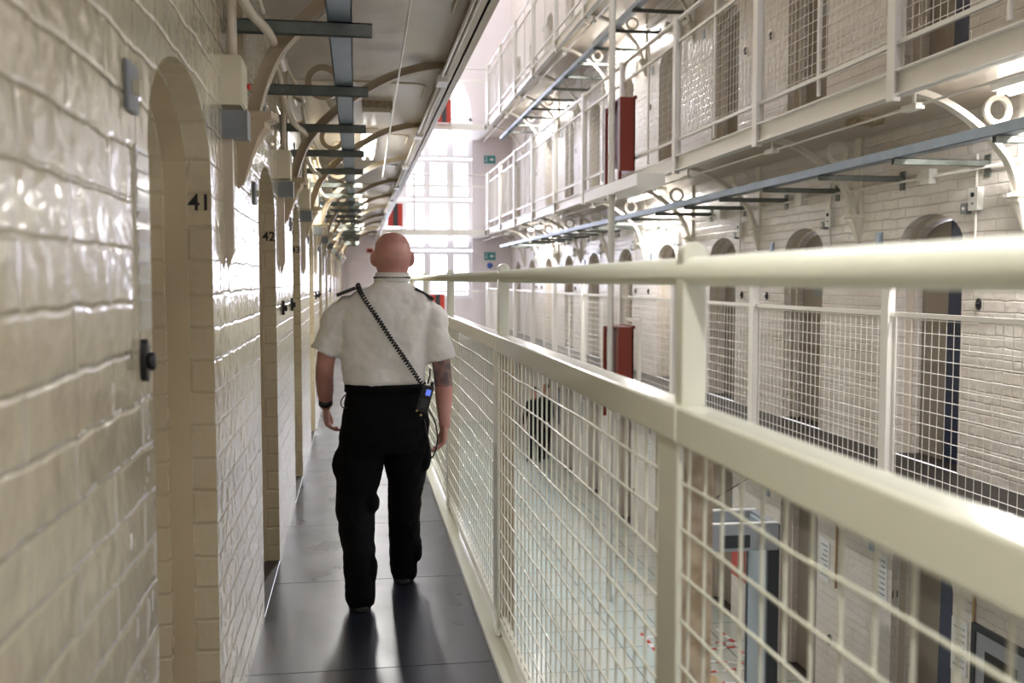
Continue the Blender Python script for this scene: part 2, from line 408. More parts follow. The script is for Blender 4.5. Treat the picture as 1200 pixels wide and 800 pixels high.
# end wall with tall arched window opening
WX0, WX1 = .75, 3.42; WC = (WX0 + WX1) / 2; WR = (WX1 - WX0) / 2; WZ0, WZ1 = .95, 6.2
b = MB(); T = .35
def endbox(x0, x1, z0, z1): b.box(x0, x1, YB, YB + T, z0, z1)
endbox(XL - .1, WX0, ZG, 14.1); endbox(WX1, XR + .1, ZG, 14.1); endbox(WX0, WX1, ZG, WZ0)
ap = [(WC + WR * math.cos(t), WZ1 + 1.75 * math.sin(t)) for t in [PI * i / 24 for i in range(25)]]
b.strip(ap, [(p[0], 14.1) for p in ap], 'y', YB, YB + T)
struct(b.build('wall_end', M['plaster']))
wn = 0
def window(x0, x1, z0, z1, bars, arched=None):
    global wn; wn += 1
    e = bpy.data.objects.new('window_%d' % wn, None); C.objects.link(e); struct(e); e.location = (0, YB + .1, 0)
    b = MB(); t = .10
    b.box(x0, x0 + t, 0, .1, z0, z1); b.box(x1 - t, x1, 0, .1, z0, z1); b.box(x0 + t, x1 - t, 0, .1, z0, z0 + t); b.box(x0 + t, x1 - t, 0, .1, z1 - t, z1)
    b.build('window_frame', M['window_bar'], e)
    for k in range(bars):
        x = x0 + (x1 - x0) * (k + 1) / (bars + 1)
        b = MB(); b.box(x - .012, x + .012, .02, .05, z0 + t, z1 - t); b.build('bar', M['window_bar'], e)
    z = z0 + (z1 - z0) * .5; b = MB(); b.box(x0 + t, x1 - t, .02, .06, z - .02, z + .02); b.build('transom', M['window_bar'], e)
    return e
cols = [(WX0, 1.38), (1.38, 2.08), (2.08, 2.76), (2.76, WX1)]
for j, (z0, z1) in enumerate(((WZ0, 2.35), (2.40, 3.85), (3.90, 5.05), (5.10, 6.18))):
    for i, (x0, x1) in enumerate(cols): window(x0, x1, z0, z1, 5 if i == 3 else (0 if i else 3))
e = bpy.data.objects.new('window_%d' % (wn + 1), None); C.objects.link(e); struct(e); e.location = (0, YB + .1, 0)
b = MB(); ins = [(WC + (WR - .08) * math.cos(t), WZ1 + 1.67 * math.sin(t)) for t in [PI * i / 24 for i in range(25)]]
b.strip(ins, ap, 'y', 0, .1); b.box(WX0, WX1, 0, .1, WZ1, WZ1 + .08); b.box(WC - .04, WC + .04, 0, .1, WZ1, WZ1 + 1.7); b.build('window_frame', M['window_bar'], e)
b = MB()
for k in range(-9, 10):
    if k % 2: x = WC + k * .13; b.box(x - .01, x + .01, .02, .05, WZ1, WZ1 + .5)
b.build('bar', M['window_bar'], e)
# end door opening at gallery level: pale leaf set in the end wall on the left
b = MB(); b.box(-.25, .55, -.04, 0, 0, 2.05); e = b.build('door_%d' % (dn + 1), M['plaster']); e.location = (0, YB, 0); struct(e)

# crossing landings at the far end
for li, z in enumerate((0, LV, 2 * LV)):
    b = MB(); b.box(RL + .03, RR - .05, 27.3, YB, z - .17, z); struct(b.build('floor_end_landing', M['rail_white']))
    t = thing('landing_railing', ['white mesh railing across the end of the gallery at the officer\'s level', 'white railing across the end of the hall one storey up',
              'topmost white railing across the end of the hall under the arched window'][li], 'railing', (RL, 27.28, z), 0, 'railings across the far end')
    w = RR - RL
    b = MB(); b.tube([(0, 0, 1.5), (w, 0, 1.5)], .024); b.build('handrail', M['rail_white'], t)
    b = MB(); b.box(0, w, -.015, .015, 1.16, 1.22); b.build('mid_rail', M['rail_white'], t)
    for k in range(4):
        b = MB(); b.box(k * w / 3 - .03, k * w / 3 + .03, -.02, .02, 0, 1.54); b.build('post', M['rail_white'], t)
    for k in range(3):
        b = MB(); x0 = k * w / 3 + .03; x1 = (k + 1) * w / 3 - .03
        q = x0
        while q < x1: b.tube([(q, 0, .1), (q, 0, 1.16)], .003, 4, cap=False); q += .078
        q = .1
        while q < 1.16: b.tube([(x0, 0, q), (x1, 0, q)], .003, 4, cap=False); q += .078
        b.build('wire_mesh', M['rail_white'], t)

# ------------------------------------------------------------------ our balustrade (nearest)
def wires(y0, y1, z0, z1, r, pitch, name, m, parent, zoff=0, bul=0, seg=1):
    b = MB(); q = y0 + pitch * .6
    while q < y1 - .02:
        b.tube([(bul * math.sin(PI * (q - y0) / (y1 - y0)) * 1.0, q, z0 + (z1 - z0) * i / seg) for i in range(seg + 1)], r, 5, cap=False); q += pitch
    q = z0 + pitch * .45 + zoff
    while q < z1 - .015:
        n = 10 if bul else 1
        b.tube([(-r * 1.6 + bul * math.sin(PI * i / n), y0 + (y1 - y0) * i / n, q + (random.uniform(-.004, .004) if 0 < i < n else 0)) for i in range(n + 1)], r, 6, cap=False); q += pitch * 1.07
    return b.build(name, m, parent)
PL = [1.67 + S * k for k in range(-1, 12) if 1.67 + S * k < 27.3]
bal = thing('gallery_railing', 'cream steel mesh railing running beside the officer down the walkway', 'railing', (RL, 0, 0))
b = MB(); b.tube([(.022, PL[0] - .5, 1.515), (.022, 27.3, 1.515)], .0255, 24); b.build('handrail', M['rail'], bal)
for k, p in enumerate(PL):
    b = MB()   # upper flat post with rounded head
    prof = [(0, 1.21)] + [(0, 1.545)] + [(0.0225 - .0225 * math.cos(t), 1.545 + .0225 * math.sin(t)) for t in [PI * i / 10 for i in range(1, 10)]] + [(.045, 1.545), (.045, 1.21)]
    b.prism(prof, 'y', p, p + .04); fixn(b.build('post_head', M['rail'], bal))
    b = MB(); b.box(.008, .012, p + .02, p + .06, -.17, 1.207); b.box(.012, .072, p + .03, p + .04, -.17, 1.207); b.build('post', M['post_old'], bal)
    # panel frame: stile, top box rail, bottom rail
    e = PL[k + 1] if k + 1 < len(PL) else 27.2
    b = MB(); b.box(-.006, .006, p + .004, p + .118, .02, 1.21); b.build('stile', M['rail'], bal)
    b = MB(); b.box(-.012, .048, p + .001, e - .003, 1.208, 1.276); b.build('mid_rail', M['rail'], bal)
    b = MB(); b.box(0, .032, p + .115, e, .055, .10); b.build('bottom_rail', M['rail'], bal)
    if k == 0: w0 = wires(.115, S, .10, 1.208, .0032, .078, 'wire_mesh', M['rail'], bal, bul=.006); w0.location = (.008, p, 0)
    else: w = w0.copy(); C.objects.link(w); w.location = (.008, p, 0)
for o in bal.children:
    if o.name.startswith(('mid_rail', 'stile', 'post_head')):
        md = o.modifiers.new('bev', 'BEVEL'); md.width = .006 if 'mid' in o.name else .003; md.segments = 3; md.limit_method = 'ANGLE'

# ------------------------------------------------------------------ opposite balustrades
PR = [6.2 + S * k for k in range(-1, 10) if 6.2 + S * k < 27.4]
def far_bal(z, label, first):
    t = thing('gallery_railing', label, 'railing', (RR, 0, z), 0)
    y0 = PR[0]; y1 = 27.3
    b = MB(); b.tube([(0, y0, 1.515), (0, y1, 1.515)], .024, 10); b.build('handrail', M['rail_white'], t)
    b = MB(); b.box(-.014, .014, y0, y1, 1.255, 1.285); b.build('mid_rail', M['rail_white'], t)
    if z > 0: b = MB(); b.box(-.014, .014, y0, y1, .17, .20); b.build('bottom_rail', M['rail_white'], t)
    for k, p in enumerate(PR):
        b = MB(); b.box(-.055, -.045, p - .045, p + .045, -.2, 1.54); b.box(-.045, .02, p - .006, p + .006, -.2, 1.54); b.box(.015, .025, p - .03, p + .03, -.05, 1.25); b.build('post', M['rail_white'], t)
        if k + 1 < len(PR):
            if k == 0 and first is None: w = wires(.05, S - .05, .04 if z == 0 else .19, 1.26, .0026, .078, 'wire_mesh', M['rail_white'], t); first = w; w.location = (0, p, 0)
            else: w = first.copy(); C.objects.link(w); w.parent = t; w.location = (0, p, 0)
            b = MB(); b.box(-.012, .012, p + S / 2 - .012, p + S / 2 + .012, .04, 1.51 if z else 1.26)
            if z or k > 3: b.build('intermediate_post', M['rail_white'], t)
    return first
far_bal(0, 'off white mesh railing across the void at the officer\'s level', None)
f2 = far_bal(LV, 'off white mesh railing across the void one storey above the officer', None)
far_bal(2 * LV, 'off white railing of the highest gallery across the void', f2)

# ------------------------------------------------------------------ cast iron brackets
def bracket(name, m, label, loc, rz, group):
    """root at wall face / underside of slab; +x points to the void"""
    t = thing(name, label, 'bracket', loc, rz, group)
    pr = [(.075, -.72), (.11, -.60), (.16, -.49), (.235, -.40), (.32, -.32), (.43, -.235), (.54, -.165), (.66, -.105), (.80, -.06), (.97, -.03)]
    P = smooth_path([(x, 0, z) for x, z in pr], 4)
    inn = []; out = []
    for i, p in enumerate(P):
        d = (P[min(i + 1, len(P) - 1)] - P[max(i - 1, 0)]).normalized(); n = Vector((-d.z, 0, d.x))
        inn.append((p.x, p.z)); out.append((p.x + n.x * .05, min(p.z + n.z * .05, 0.03)))
    b = MB(); b.strip(inn, out, 'y', -.014, .014)
    mid = [((a[0] * .9 + c[0] * .1), (a[1] * .9 + c[1] * .1)) for a, c in zip(inn, out)]
    b.strip(inn, mid, 'y', -.035, .035); fixn(b.build('arched_rib', m, t))
    b = MB(); ro = arcpts(.235, -.135, .105, 0, 360, 24)[:-1]; ri = arcpts(.235, -.135, .068, 0, 360, 24)[:-1]
    b.strip(ri, ro, 'y', -.014, .014, closed=True); fixn(b.build('ring', m, t))
    b = MB(); b.box(0, .03, -.055, .055, -.70, 0); b.build('wall_plate', m, t)
    b = MB()   # tapering corbel with a moulded cap
    R = [(.001, -.97), (.02, -.95), (.035, -.90), (.055, -.84), (.08, -.78), (.10, -.755), (.10, -.735), (.125, -.725), (.125, -.70)]
    vs = []; fs = []
    for q, z in R:
        vs += [(0, -q * .6, z), (q, -q * .6, z), (q * 1.15, 0, z), (q, q * .6, z), (0, q * .6, z)]
    for i in range(len(R) - 1):
        for k in range(5): a = i * 5 + k; c = i * 5 + (k + 1) % 5; fs.append((a, c, c + 5, a + 5))
    fs.append(tuple((len(R) - 1) * 5 + k for k in range(5)))
    b.add(vs, fs); fixn(b.build('corbel', m, t))
    return t
zc = LV - .10
BL = [3.70 + S * k for k in range(-1, 11)]
b0 = bracket('gallery_bracket', M['iron_cream'], 'cream cast iron bracket on the left wall between cells 41 and 42', (XL, BL[1], zc), 0, 'brackets along the left wall')
for k, y in enumerate(BL[2:]):
    dup(b0, (XL, y, zc), ('cream cast iron bracket on the left wall between cells 42 and 43' if k == 0 else 'cream cast iron bracket, %s along the left wall, counted from cell 41' % ORD[k + 1]))
BR = [8.52 + S * k for k in range(-2, 9)]
b1 = bracket('gallery_bracket', M['iron_white'], 'white cast iron bracket nearest the camera under the opposite gallery', (XR, BR[0], zc), PI, 'brackets under the first opposite gallery')
for k, y in enumerate(BR[1:]): dup(b1, (XR, y, zc), 'white cast iron bracket, %s from the right under the opposite gallery' % ORD[k + 1])
for k, y in enumerate(BR[3:]): dup(b1, (XR, y, zc + LV), 'white cast iron bracket, %s from the right under the highest gallery' % ORD[k], group='brackets under the highest gallery')

# ------------------------------------------------------------------ cable trays
def tray(label, X, z, w, h, ya, yb, x_wall, arms, tip, m_arm):
    t = thing('cable_tray', label, 'cable tray', (X, 0, z))
    b = MB(); b.box(-w / 2, w / 2, ya, yb, 0, .004); b.box(-w / 2, -w / 2 + .004, ya, yb, 0, h); b.box(w / 2 - .004, w / 2, ya, yb, 0, h); b.build('channel', M['galv'], t)
    for y in arms:
        b = MB(); a0, a1 = sorted((x_wall - X, tip - X)); b.box(a0, a1, y - .02, y - .017, -.045, -.002); b.box(a0, a1, y - .02, y + .02, -.006, -.002); b.box(a0, a1, y + .017, y + .02, -.045, -.002)
        s = 1 if x_wall > X else -1
        pl = (x_wall - X); b.box(min(pl, pl - s * .012), max(pl, pl - s * .012), y - .035, y + .035, -.12, .04)
        b.build('support_arm', M[m_arm], t)
    return t
armL = [3.56 + S / 2 * k for k in range(-2, 20)]
tray('blue grey steel cable tray running overhead along the left gallery', -.05, 2.40, .085, .05, YA, 26.5, XL, armL, .062, 'galv_green')
armR = [6.65 + S / 2 * k for k in range(-1, 17)]
tray('blue grey steel cable tray under the opposite gallery', 3.90, 2.38, .10, .07, 3.5, 26.5, XR, armR, 3.84, 'galv_green')
tray('blue grey steel cable tray under the highest gallery across the void', 3.90, 2.38 + LV, .10, .07, 8.5, 26.5, XR, armR[3:], 3.84, 'galv_green')

# ------------------------------------------------------------------ battens hung under the edge beams
def batten(y, X, z, label, group):
    t = thing('strip_conduit', label, 'conduit', (X, y, z), 0, group)
    b = MB(); b.tube([(0, .12, 0), (0, S - .12, 0)], .009, 8); b.tube([(.03, .12, .012), (.03, S - .12, .012)], .006, 6); b.build('tube', M['pipe_white'], t)
    b = MB(); b.box(-.02, .045, -.06, .12, -.02, .02); b.box(0, .012, -.01, .02, .02, .10); b.build('end_box', M['rail_white'], t)
    return t
t0 = batten(PR[0], RR + .12, 2.665, 'slim white twin conduit under the opposite gallery edge, nearest length', 'conduit lengths under the opposite edge')
for k, y in enumerate(PR[1:]): dup(t0, (RR + .12, y, 2.665), 'slim white twin conduit under the opposite gallery edge, %s length from the right' % ORD[k + 1])
for k, y in enumerate(PR[2:]): dup(t0, (RR + .12, y, 2.665 + LV), 'slim white twin conduit under the highest gallery edge, %s length from the right' % ORD[k], group='conduit lengths under the highest edge')
for k in range(10): dup(t0, (RL - .06, BL[0] + S * k, 2.70), 'slim conduit under the left gallery edge, %s length from the camera' % ORD[k], group='conduit lengths under the left edge')

# ------------------------------------------------------------------ left wall services, one set per pier
def lbl(k, s): return s % ('cell %d' % (41 + k)) if k < 3 else (s % ('the %s cell along the left wall' % ORD[k]))
def add_or_dup(store, key, maker, loc, label):
    if key not in store: o = maker(); store[key] = o; o.location = loc; o['label'] = label; return o
    return dup(store[key], loc, label)
ST = {}
def mk_greybox():
    t = thing('junction_box', '', 'electrical box', group='grey boxes on the left piers')
    b = MB(); b.box(0, .075, 0, .085, 0, .085); b.box(.075, .080, -.004, .089, -.004, .089); b.build('box_body', M['grey_box'], t)
    b = MB(); b.box(0, .028, .03, .065, -.36, 0); vs = [(0, .03, -.36), (.028, .03, -.36), (.028, .065, -.36), (0, .065, -.36), (.004, .047, -.43)]
    b.add(vs, [(0, 1, 4), (1, 2, 4), (2, 3, 4), (3, 0, 4)]); b.build('drop_trunking', M['pipe'], t); return t
def mk_creambox():
    t = thing('control_box', '', 'electrical box', group='cream boxes on the left piers')
    b = MB(); b.box(0, .062, 0, .17, 0, .155); b.build('box_body', M['cream_box'], t)
    b = MB(); b.box(.062, .066, .005, .165, .006, .149); b.build('cover', M['cream_box'], t)
    b = MB(); b.tube([(.03, .05, .155), (.03, .05, .60)], .012, 8); b.tube([(.03, .11, .155), (.03, .11, .60)], .012, 8); b.build('conduit_riser', M['pipe'], t); return t
def mk_switch():
    t = thing('switch_plate', '', 'switch', group='grey switch plates on the left wall')
    b = MB(); b.box(0, .010, 0, .085, 0, .092); o = b.build('plate', M['grey_box'], t); md = o.modifiers.new('b', 'BEVEL'); md.width = .003
    b = MB(); b.box(.010, .022, .036, .050, .032, .060); b.build('toggle', M['cream_box'], t); return t
def mk_knob():
    t = thing('call_button', '', 'button', group='black buttons on the left wall')
    b = MB(); b.prism([(.021 * math.cos(a), .042 * math.sin(a)) for a in [2 * PI * i / 20 for i in range(20)]], 'x', 0, .012); fixn(b.build('back_plate', M['black'], t))
    b = MB(); b.tube([(.010, 0, -.002), (.014, 0, -.002), (.018, 0, -.002), (.024, 0, -.002), (.027, 0, -.002)], .01, 12, radii=[.010, .017, .019, .018, .012]); b.build('push_head', M['black'], t); return t
def mk_dome():
    t = thing('dome_lamp', '', 'lamp', group='unlit dome lamps under the left gallery')
    b = MB(); b.tube([(0, 0, 0), (0, 0, -.03)], .085, 20); b.build('lamp_base', M['iron_white'], t)
    b = MB(); b.ellipsoid((0, 0, -.03), (.075, .075, .06)); b.build('lamp_shade', M['dome'], t); return t
def mk_pipe():
    t = thing('curved_pipe', '', 'pipe', group='curved pipes at the top of the left wall')
    P = smooth_path([(.03, -.55, .20), (.03, -.25, .16), (.05, -.05, .02), (.09, .05, -.06), (.13, .30, -.07), (.13, .95, -.05)], 6)
    b = MB(); b.tube(P, .016, 10); b.build('lower_pipe', M['pipe'], t)
    P = smooth_path([(.05, -.55, .32), (.06, -.1, .22), (.12, .1, .12), (.12, .4, .12), (.05, .7, .2), (.03, 1.2, .24)], 6)
    b = MB(); b.tube(P, .011, 8); b.build('upper_pipe', M['pipe'], t); return t
def mk_cross():
    P = [(0, 0, 0), (.12, 0, 0)] + [(.70, .0, 0), (.80, .02, 0), (.86, .10, 0), (.87, .22, 0), (.87, .55, 0)]
    b = MB(); b.tube(smooth_path(P, 4), .0085, 8); o = b.build('ceiling_conduit', M['pipe']); return tag(o, '', 'conduit', 'conduits across the left gallery ceiling')
for k in range(11):
    y = 3.27 + S * k
    if y > YB - 1: break
    add_or_dup(ST, 'g', mk_greybox, (XL, y, 1.955), lbl(k, 'grey junction box with drop trunking beside %s'))
    add_or_dup(ST, 'c', mk_creambox, (XL, y - .02, 2.055), lbl(k, 'cream control box high on the pier after %s'))
    add_or_dup(ST, 's', mk_switch, (XL, 1.915 + S * k, 1.815), lbl(k, 'grey switch plate just before %s doorway'))
    add_or_dup(ST, 'p', mk_pipe, (XL, 3.25 + S * k, 2.42), lbl(k, 'pair of curved cream pipes above %s'))
    add_or_dup(ST, 'x', mk_cross, (XL + .02, 4.25 + S * k, LV - .115), lbl(k, 'thin bent conduit across the ceiling past %s'))
    if k < 6: add_or_dup(ST, 'd', mk_dome, (-.12, 4.95 + S * k, LV - .10), lbl(k, 'white opal dome lamp on the ceiling past %s'))
kn = 0
for k in range(0, 11):
    if k == 0: ys = [DL - .10]
    elif k % 2 == 0: ys = [DL + S * k - .95, DL + S * k - .17]
    else: continue
    for y in ys:
        add_or_dup(ST, 'k', mk_knob, (XL, y, 1.342), 'black oval button on the wall just before cell 41' if kn == 0 else 'black oval button, %s along the left wall' % ORD[kn]); kn += 1
# red beacon beside the first cream box
b = MB(); b.ellipsoid((0, 0, 0), (.008, .008, .011)); o = b.build('red_beacon', M['red_bright']); o.location = (XL + .073, 3.40, 2.14); tag(o, 'small red beacon beside the cream box near cell 41', 'light')
# card holder by cell 41
t = thing('card_holder', 'clear plastic rack of card slots beside the doorway of cell 41', 'card holder', (XL, 1.985, 1.40))
b = MB(); b.box(0, .004, 0, .12, 0, .36); b.build('back_plate', M['plastic_clear'], t)
for k in range(9):
    b = MB(); z = .03 + k * .036; b.add([(.004, .008, z), (.004, .112, z), (.0065, .112, z + .026), (.0065, .008, z + .026), (.004, .008, z + .001), (.004, .112, z + .001), (.0055, .112, z + .026), (.0055, .008, z + .026)],
        [(0, 1, 2, 3), (4, 7, 6, 5), (3, 2, 6, 7)]); b.box(.004, .0055, .008, .112, z + .029, z + .032, 1); b.build('card_slot', [M['plastic_clear'], M['det_grey']], t)
# hinge pins of the first gate frame
for z, s in ((1.93, 'upper'), (1.10, 'middle'), (.42, 'lower')):
    b = MB(); b.tube([(0, 0, -.02), (0, 0, .02)], .008, 10); b.box(-.006, .006, -.006, .02, -.006, .006); o = b.build('hinge_pin', M['iron_cream']); o.location = (XL - .135, DL + DW - .026, z); tag(o, '%s iron hinge pin in the jamb of cell 41' % s, 'hinge', 'hinge pins of cell 41')
# long thin cable under the left gallery ceiling, sagging between bays
b = MB(); b.tube([(.235, 3.0, 2.76), (.24, 4.5, 2.68), (.25, 9.4, 2.47)], .006, 6); o = b.build('hanging_cable', M['pipe_white']); tag(o, 'thin white cable slung under the left gallery ceiling', 'cable')
b = MB(); b.box(XL, RL, 9.35, 9.45, 2.42, 2.46); 
b = MB()
for k in range(9): b.box(-.10, .10, k * .022, k * .022 + .008, -.05, -.02)
b.box(-.11, .11, -.01, .20, -.02, 0); b.box(-.11, -.10, -.01, .20, -.06, -.02); b.box(.10, .11, -.01, .20, -.06, -.02)
o = b.build('ceiling_vent', M['post_old']); o.location = (.16, 7.3, LV - .10); tag(o, 'small slatted vent box under the left gallery ceiling', 'vent')
o2 = o.copy(); C.objects.link(o2); o2.location = (4.05, 7.35, LV - .10); tag(o2, 'small slatted vent box under the opposite gallery', 'vent')

# ------------------------------------------------------------------ right wall services
RS = {}
def mk_wbox():
    t = thing('call_box', '', 'electrical box', group='white boxes on the opposite wall')
    b = MB(); b.box(-.05, 0, 0, .11, 0, .17); b.build('box_body', M['white_box'], t)
    b = MB(); b.tube([(-.058, .055, .115), (-.048, .055, .115)], .018, 12); b.tube([(-.056, .055, .05), (-.048, .055, .05)], .008, 8); b.build('lens', M['black'], t)
    b = MB(); b.tube([(-.02, .055, .17), (-.02, .055, .42)], .009, 8); b.tube([(-.02, .055, 0), (-.02, .055, -.55)], .009, 8); b.build('conduit_riser', M['pipe_white'], t); return t
def mk_sbox():
    t = thing('junction_box', '', 'electrical box', group='small grey boxes on the opposite wall')
    b = MB(); b.box(-.045, 0, 0, .07, 0, .08); b.build('box_body', M['grey_box'], t); b = MB(); b.tube([(-.052, .035, .04), (-.045, .035, .04)], .015, 12); b.build('cap', M['white_box'], t); return t
def mk_plate():
    b = MB(); b.box(-.012, 0, 0, .10, 0, .12); b.box(-.016, -.012, .02, .08, .02, .10); o = b.build('switch_plate', M['galv']); return tag(o, '', 'switch', 'grey plates on the opposite wall')
def mk_rknob():
    t = thing('call_button', '', 'button', group='black buttons on the opposite wall')
    b = MB(); b.prism([(.028 * math.cos(a), .045 * math.sin(a)) for a in [2 * PI * i / 20 for i in range(20)]], 'x', -.014, 0); fixn(b.build('back_plate', M['black'], t))
    b = MB(); b.tube([(-.012, 0, 0), (-.018, 0, 0), (-.026, 0, 0)], .02, 12, radii=[.012, .019, .015]); b.build('push_head', M['black'], t); return t
FL = {ZG: 'ground floor', 0: 'officer\'s level', LV: 'storey above', 2 * LV: 'highest storey'}
for z in (0, LV, ZG, 2 * LV):
    n = 0
    for k in range(9):
        y = DR + S * k
        if z == 2 * LV and k < 3: continue
        w = ORD[k] + ' opposite cell from the right, ' + FL[z]
        if z in (0, LV):
            add_or_dup(RS, 'w', mk_wbox, (XR, y - .23, z + 2.02), 'white call box with black lens by ' + w)
            add_or_dup(RS, 's', mk_sbox, (XR, y - .09, z + 2.00), 'small grey junction box by ' + w)
        add_or_dup(RS, 'p', mk_plate, (XR, y + DW + .28, z + 1.80), 'grey switch plate past ' + w)
        if k % 2 == 0: ks = [y - .22] + ([y - .95] if k else [])
        else: ks = []
        if k == 1 and z == ZG: ks = [y - .30]
        for q in ks: kb = add_or_dup(RS, 'k', mk_rknob, (XR, q, z + (.69 if z == ZG else 1.32)), 'black round button on the opposite wall, %s from the right, %s' % (ORD[n], FL[z])); kb.scale = (1, 1.4, 1.2) if z == ZG else (1, 1, 1); n += 1
# long horizontal conduits with junction boxes on the opposite wall
for z, s in ((0, 'at the officer\'s level'), (LV, 'one storey up')):
    t = thing('wall_conduit', 'white conduit run with square boxes along the opposite wall %s' % s, 'conduit', (XR, 0, z))
    b = MB(); b.tube([(-.03, 5, 2.33), (-.03, 27, 2.33)], .011, 8); b.tube([(-.03, 5, 2.55), (-.03, 27, 2.55)], .014, 8); b.tube([(-.03, 5, 2.62), (-.03, 27, 2.62)], .009, 8); b.build('conduit_pipe', M['pipe_white'], t)
    for k in range(9):
        y = 7.30 + S * k; b = MB(); b.box(-.07, 0, y, y + .12, 2.27, 2.39); b.box(-.05, 0, y + .14, y + .2, 2.30, 2.37); b.build('conduit_box', M['white_box'], t)

# ------------------------------------------------------------------ lit fluorescent fittings
def fluo(x, y, z, label, power, length=1.5):
    t = thing('ceiling_light', label, 'light', (x, y, z), 0, 'lit fluorescent fittings')
    b = MB(); b.box(-.07, .07, -length / 2 - .05, length / 2 + .05, -.045, 0); b.build('fitting', M['white_box'], t)
    for s in (-1, 1):
        b = MB(); b.tube([(s * .038, -length / 2, -.065), (s * .038, length / 2, -.065)], .016, 10); b.build('tube', M['tube'], t)
    ld = bpy.data.lights.new('tube_glow', 'AREA'); ld.shape = 'RECTANGLE'; ld.size = .14; ld.size_y = length; ld.energy = power; ld.color = (1, .97, .93)
    lo = bpy.data.objects.new('tube_glow', ld); C.objects.link(lo); lo.location = (x, y, z - .09)
    ld = bpy.data.lights.new('tube_uplight', 'AREA'); ld.shape = 'RECTANGLE'; ld.size = .30; ld.size_y = length; ld.energy = power * .35; ld.color = (1, .97, .93)
zc0 = LV - .102
LIT = 'lit twin tube fluorescent fitting under the '
fluo(.10, .35, zc0, LIT + 'left gallery above the camera, unseen added fill', 21)  # unseen fitting, added as fill light for the near rail, wall and shirt
fluo(4.25, 5.25, zc0, LIT + 'opposite gallery, nearest the camera', 75)
fluo(4.25, 14.2, zc0, LIT + 'opposite gallery beyond the red cabinet', 75)
fluo(4.25, 23.3, zc0, LIT + 'opposite gallery near the far end', 75)
fluo(4.25, 16.5, zc0 + LV, LIT + 'highest gallery, right of the pole', 80)
fluo(4.25, 23.4, zc0 + LV, LIT + 'highest gallery near the far end', 80)
fluo(.12, 9.4, zc0, LIT + 'left gallery in the first bright bay', 85)
fluo(.12, 16.3, zc0, LIT + 'left gallery in the second bright bay', 85)
fluo(.12, 23.2, zc0, LIT + 'left gallery near the far end', 85)

# ------------------------------------------------------------------ red cabinets, pole, beam, signs
def cabinet(z, label, leg):
    t = thing('fire_cabinet', label, 'cabinet', (RR - .06, 12.30, z), 0, 'red cabinets on the opposite railings')
    b = MB(); b.box(-.02, .0, 0, .62, .02, .95); b.box(-.20, 0, 0, .02, .02, .95); b.box(-.02, .02, .0, .62, .93, .97); b.build('back_panel', M['red'], t)
    b = MB(); b.box(-.20, 0, .02, .06, .02, .95); b.box(-.20, -.16, .06, .12, -.25 if leg else .02, .95); b.build('side_panel', M['red'], t)
    b = MB(); b.box(-.20, -.02, .02, .62, .93, .95); b.build('top_panel', M['red'], t)
    b = MB(); b.box(-.12, -.03, .10, .55, .10, .9); b.build('inner_case', M['red_dark'], t)
    b = MB(); b.box(-.20, -.16, .76, .82, -.30, .93); b.box(-.18, -.02, .62, .82, .86, .93); b.box(-.18, -.05, .62, .80, .25, .31); b.build('stand_frame', M['red'], t)
    return t
cabinet(LV - .02, 'tall dark red fire cabinet on the railing one storey up across the void', True)
cabinet(-.06, 'red cabinet on the opposite railing at the officer\'s level', False)
b = MB(); b.tube([(3.27, 12.45, ZG), (3.27, 12.45, 14)], .042, 14); b.tube([(3.27, 12.45, LV - .4), (3.27, 12.45, LV - .3)], .06, 14); o = b.build('steel_pole', M['rail_white']); tag(o, 'slim white steel pole rising through the void beside the red cabinets', 'pole')
b = MB(); b.box(3.22, 3.56, 11.1, 13.8, LV - .30, LV - .16); o = b.build('landing_beam', M['rail_white']); struct(o)
b = MB(); b.box(-.02, .01, 0, .10, 0, 1.0); b.box(-.02, .01, .10, .62, .96, 1.0); o = b.build('white_guard', M['rail_white']); o.location = (RR - .05, 12.02, .0); tag(o, 'white upright guard board beside the red cabinet on the opposite railing', 'guard')
def far_box(x, z, label):
    t = thing('fire_box', label, 'box', (x, 27.165, z), 0, 'red boxes at the far end')
    b = MB(); b.box(-.20, .20, 0, .10, -.31, .31); b.build('case', M['red_bright'], t)
    b = MB(); b.box(-.06, .07, -.012, 0, -.31, .31); b.build('door_strip', M['det_dark'], t)
far_box(2.40, 6.12, 'red box with dark centre stripe under the arched window')
far_box(1.06, 3.28, 'red box on the railing above the officer\'s head')
far_box(2.2, .80, 'low red box at the far end right of the officer\'s shoulder')
for z, s in ((5.07, 'upper'), (2.21, 'lower')):
    t = thing('exit_sign', '%s green exit sign on the far end wall' % s, 'sign', (3.94, YB - .03, z), 0, 'green exit signs')
    b = MB(); b.box(-.17, .17, 0, .02, -.115, .115); b.build('sign_board', M['green'], t)
    b = MB(); b.tube([(-.10, -.003, .055), (-.10, -.001, .055)], .018, 10); b.tube([(-.09, -.003, .03), (-.11, -.003, -.02), (-.07, -.003, -.07)], .010, 5); b.tube([(-.11, -.003, -.02), (-.14, -.003, -.06)], .010, 5); b.build('running_figure', M['paper'], t)
    b = MB(); b.prism([(0, .03), (.06, .03), (.06, .055), (.13, 0), (.06, -.055), (.06, -.03), (0, -.03)], 'y', -.004, -.001); fixn(b.build('arrow', M['paper'], t))
b = MB(); b.tube([(0, 0, 0), (0, .02, 0)], .085, 20); o = b.build('round_sign', M['blue_sign']); o.location = (3.94, YB - .03, 1.93); tag(o, 'small round blue sign below the lower exit sign', 'sign')
b = MB(); b.box(0, .02, 0, .18, 0, .12); b.box(.02, .024, .02, .16, .02, .1, 1); o = b.build('wall_sign', [M['red_bright'], M['red_dark']]); o.location = (.3, YB - .03, 2.3); o.rotation_euler = (0, 0, -PI / 2); tag(o, 'tiny red sign on the end wall left of the officer\'s head', 'sign')

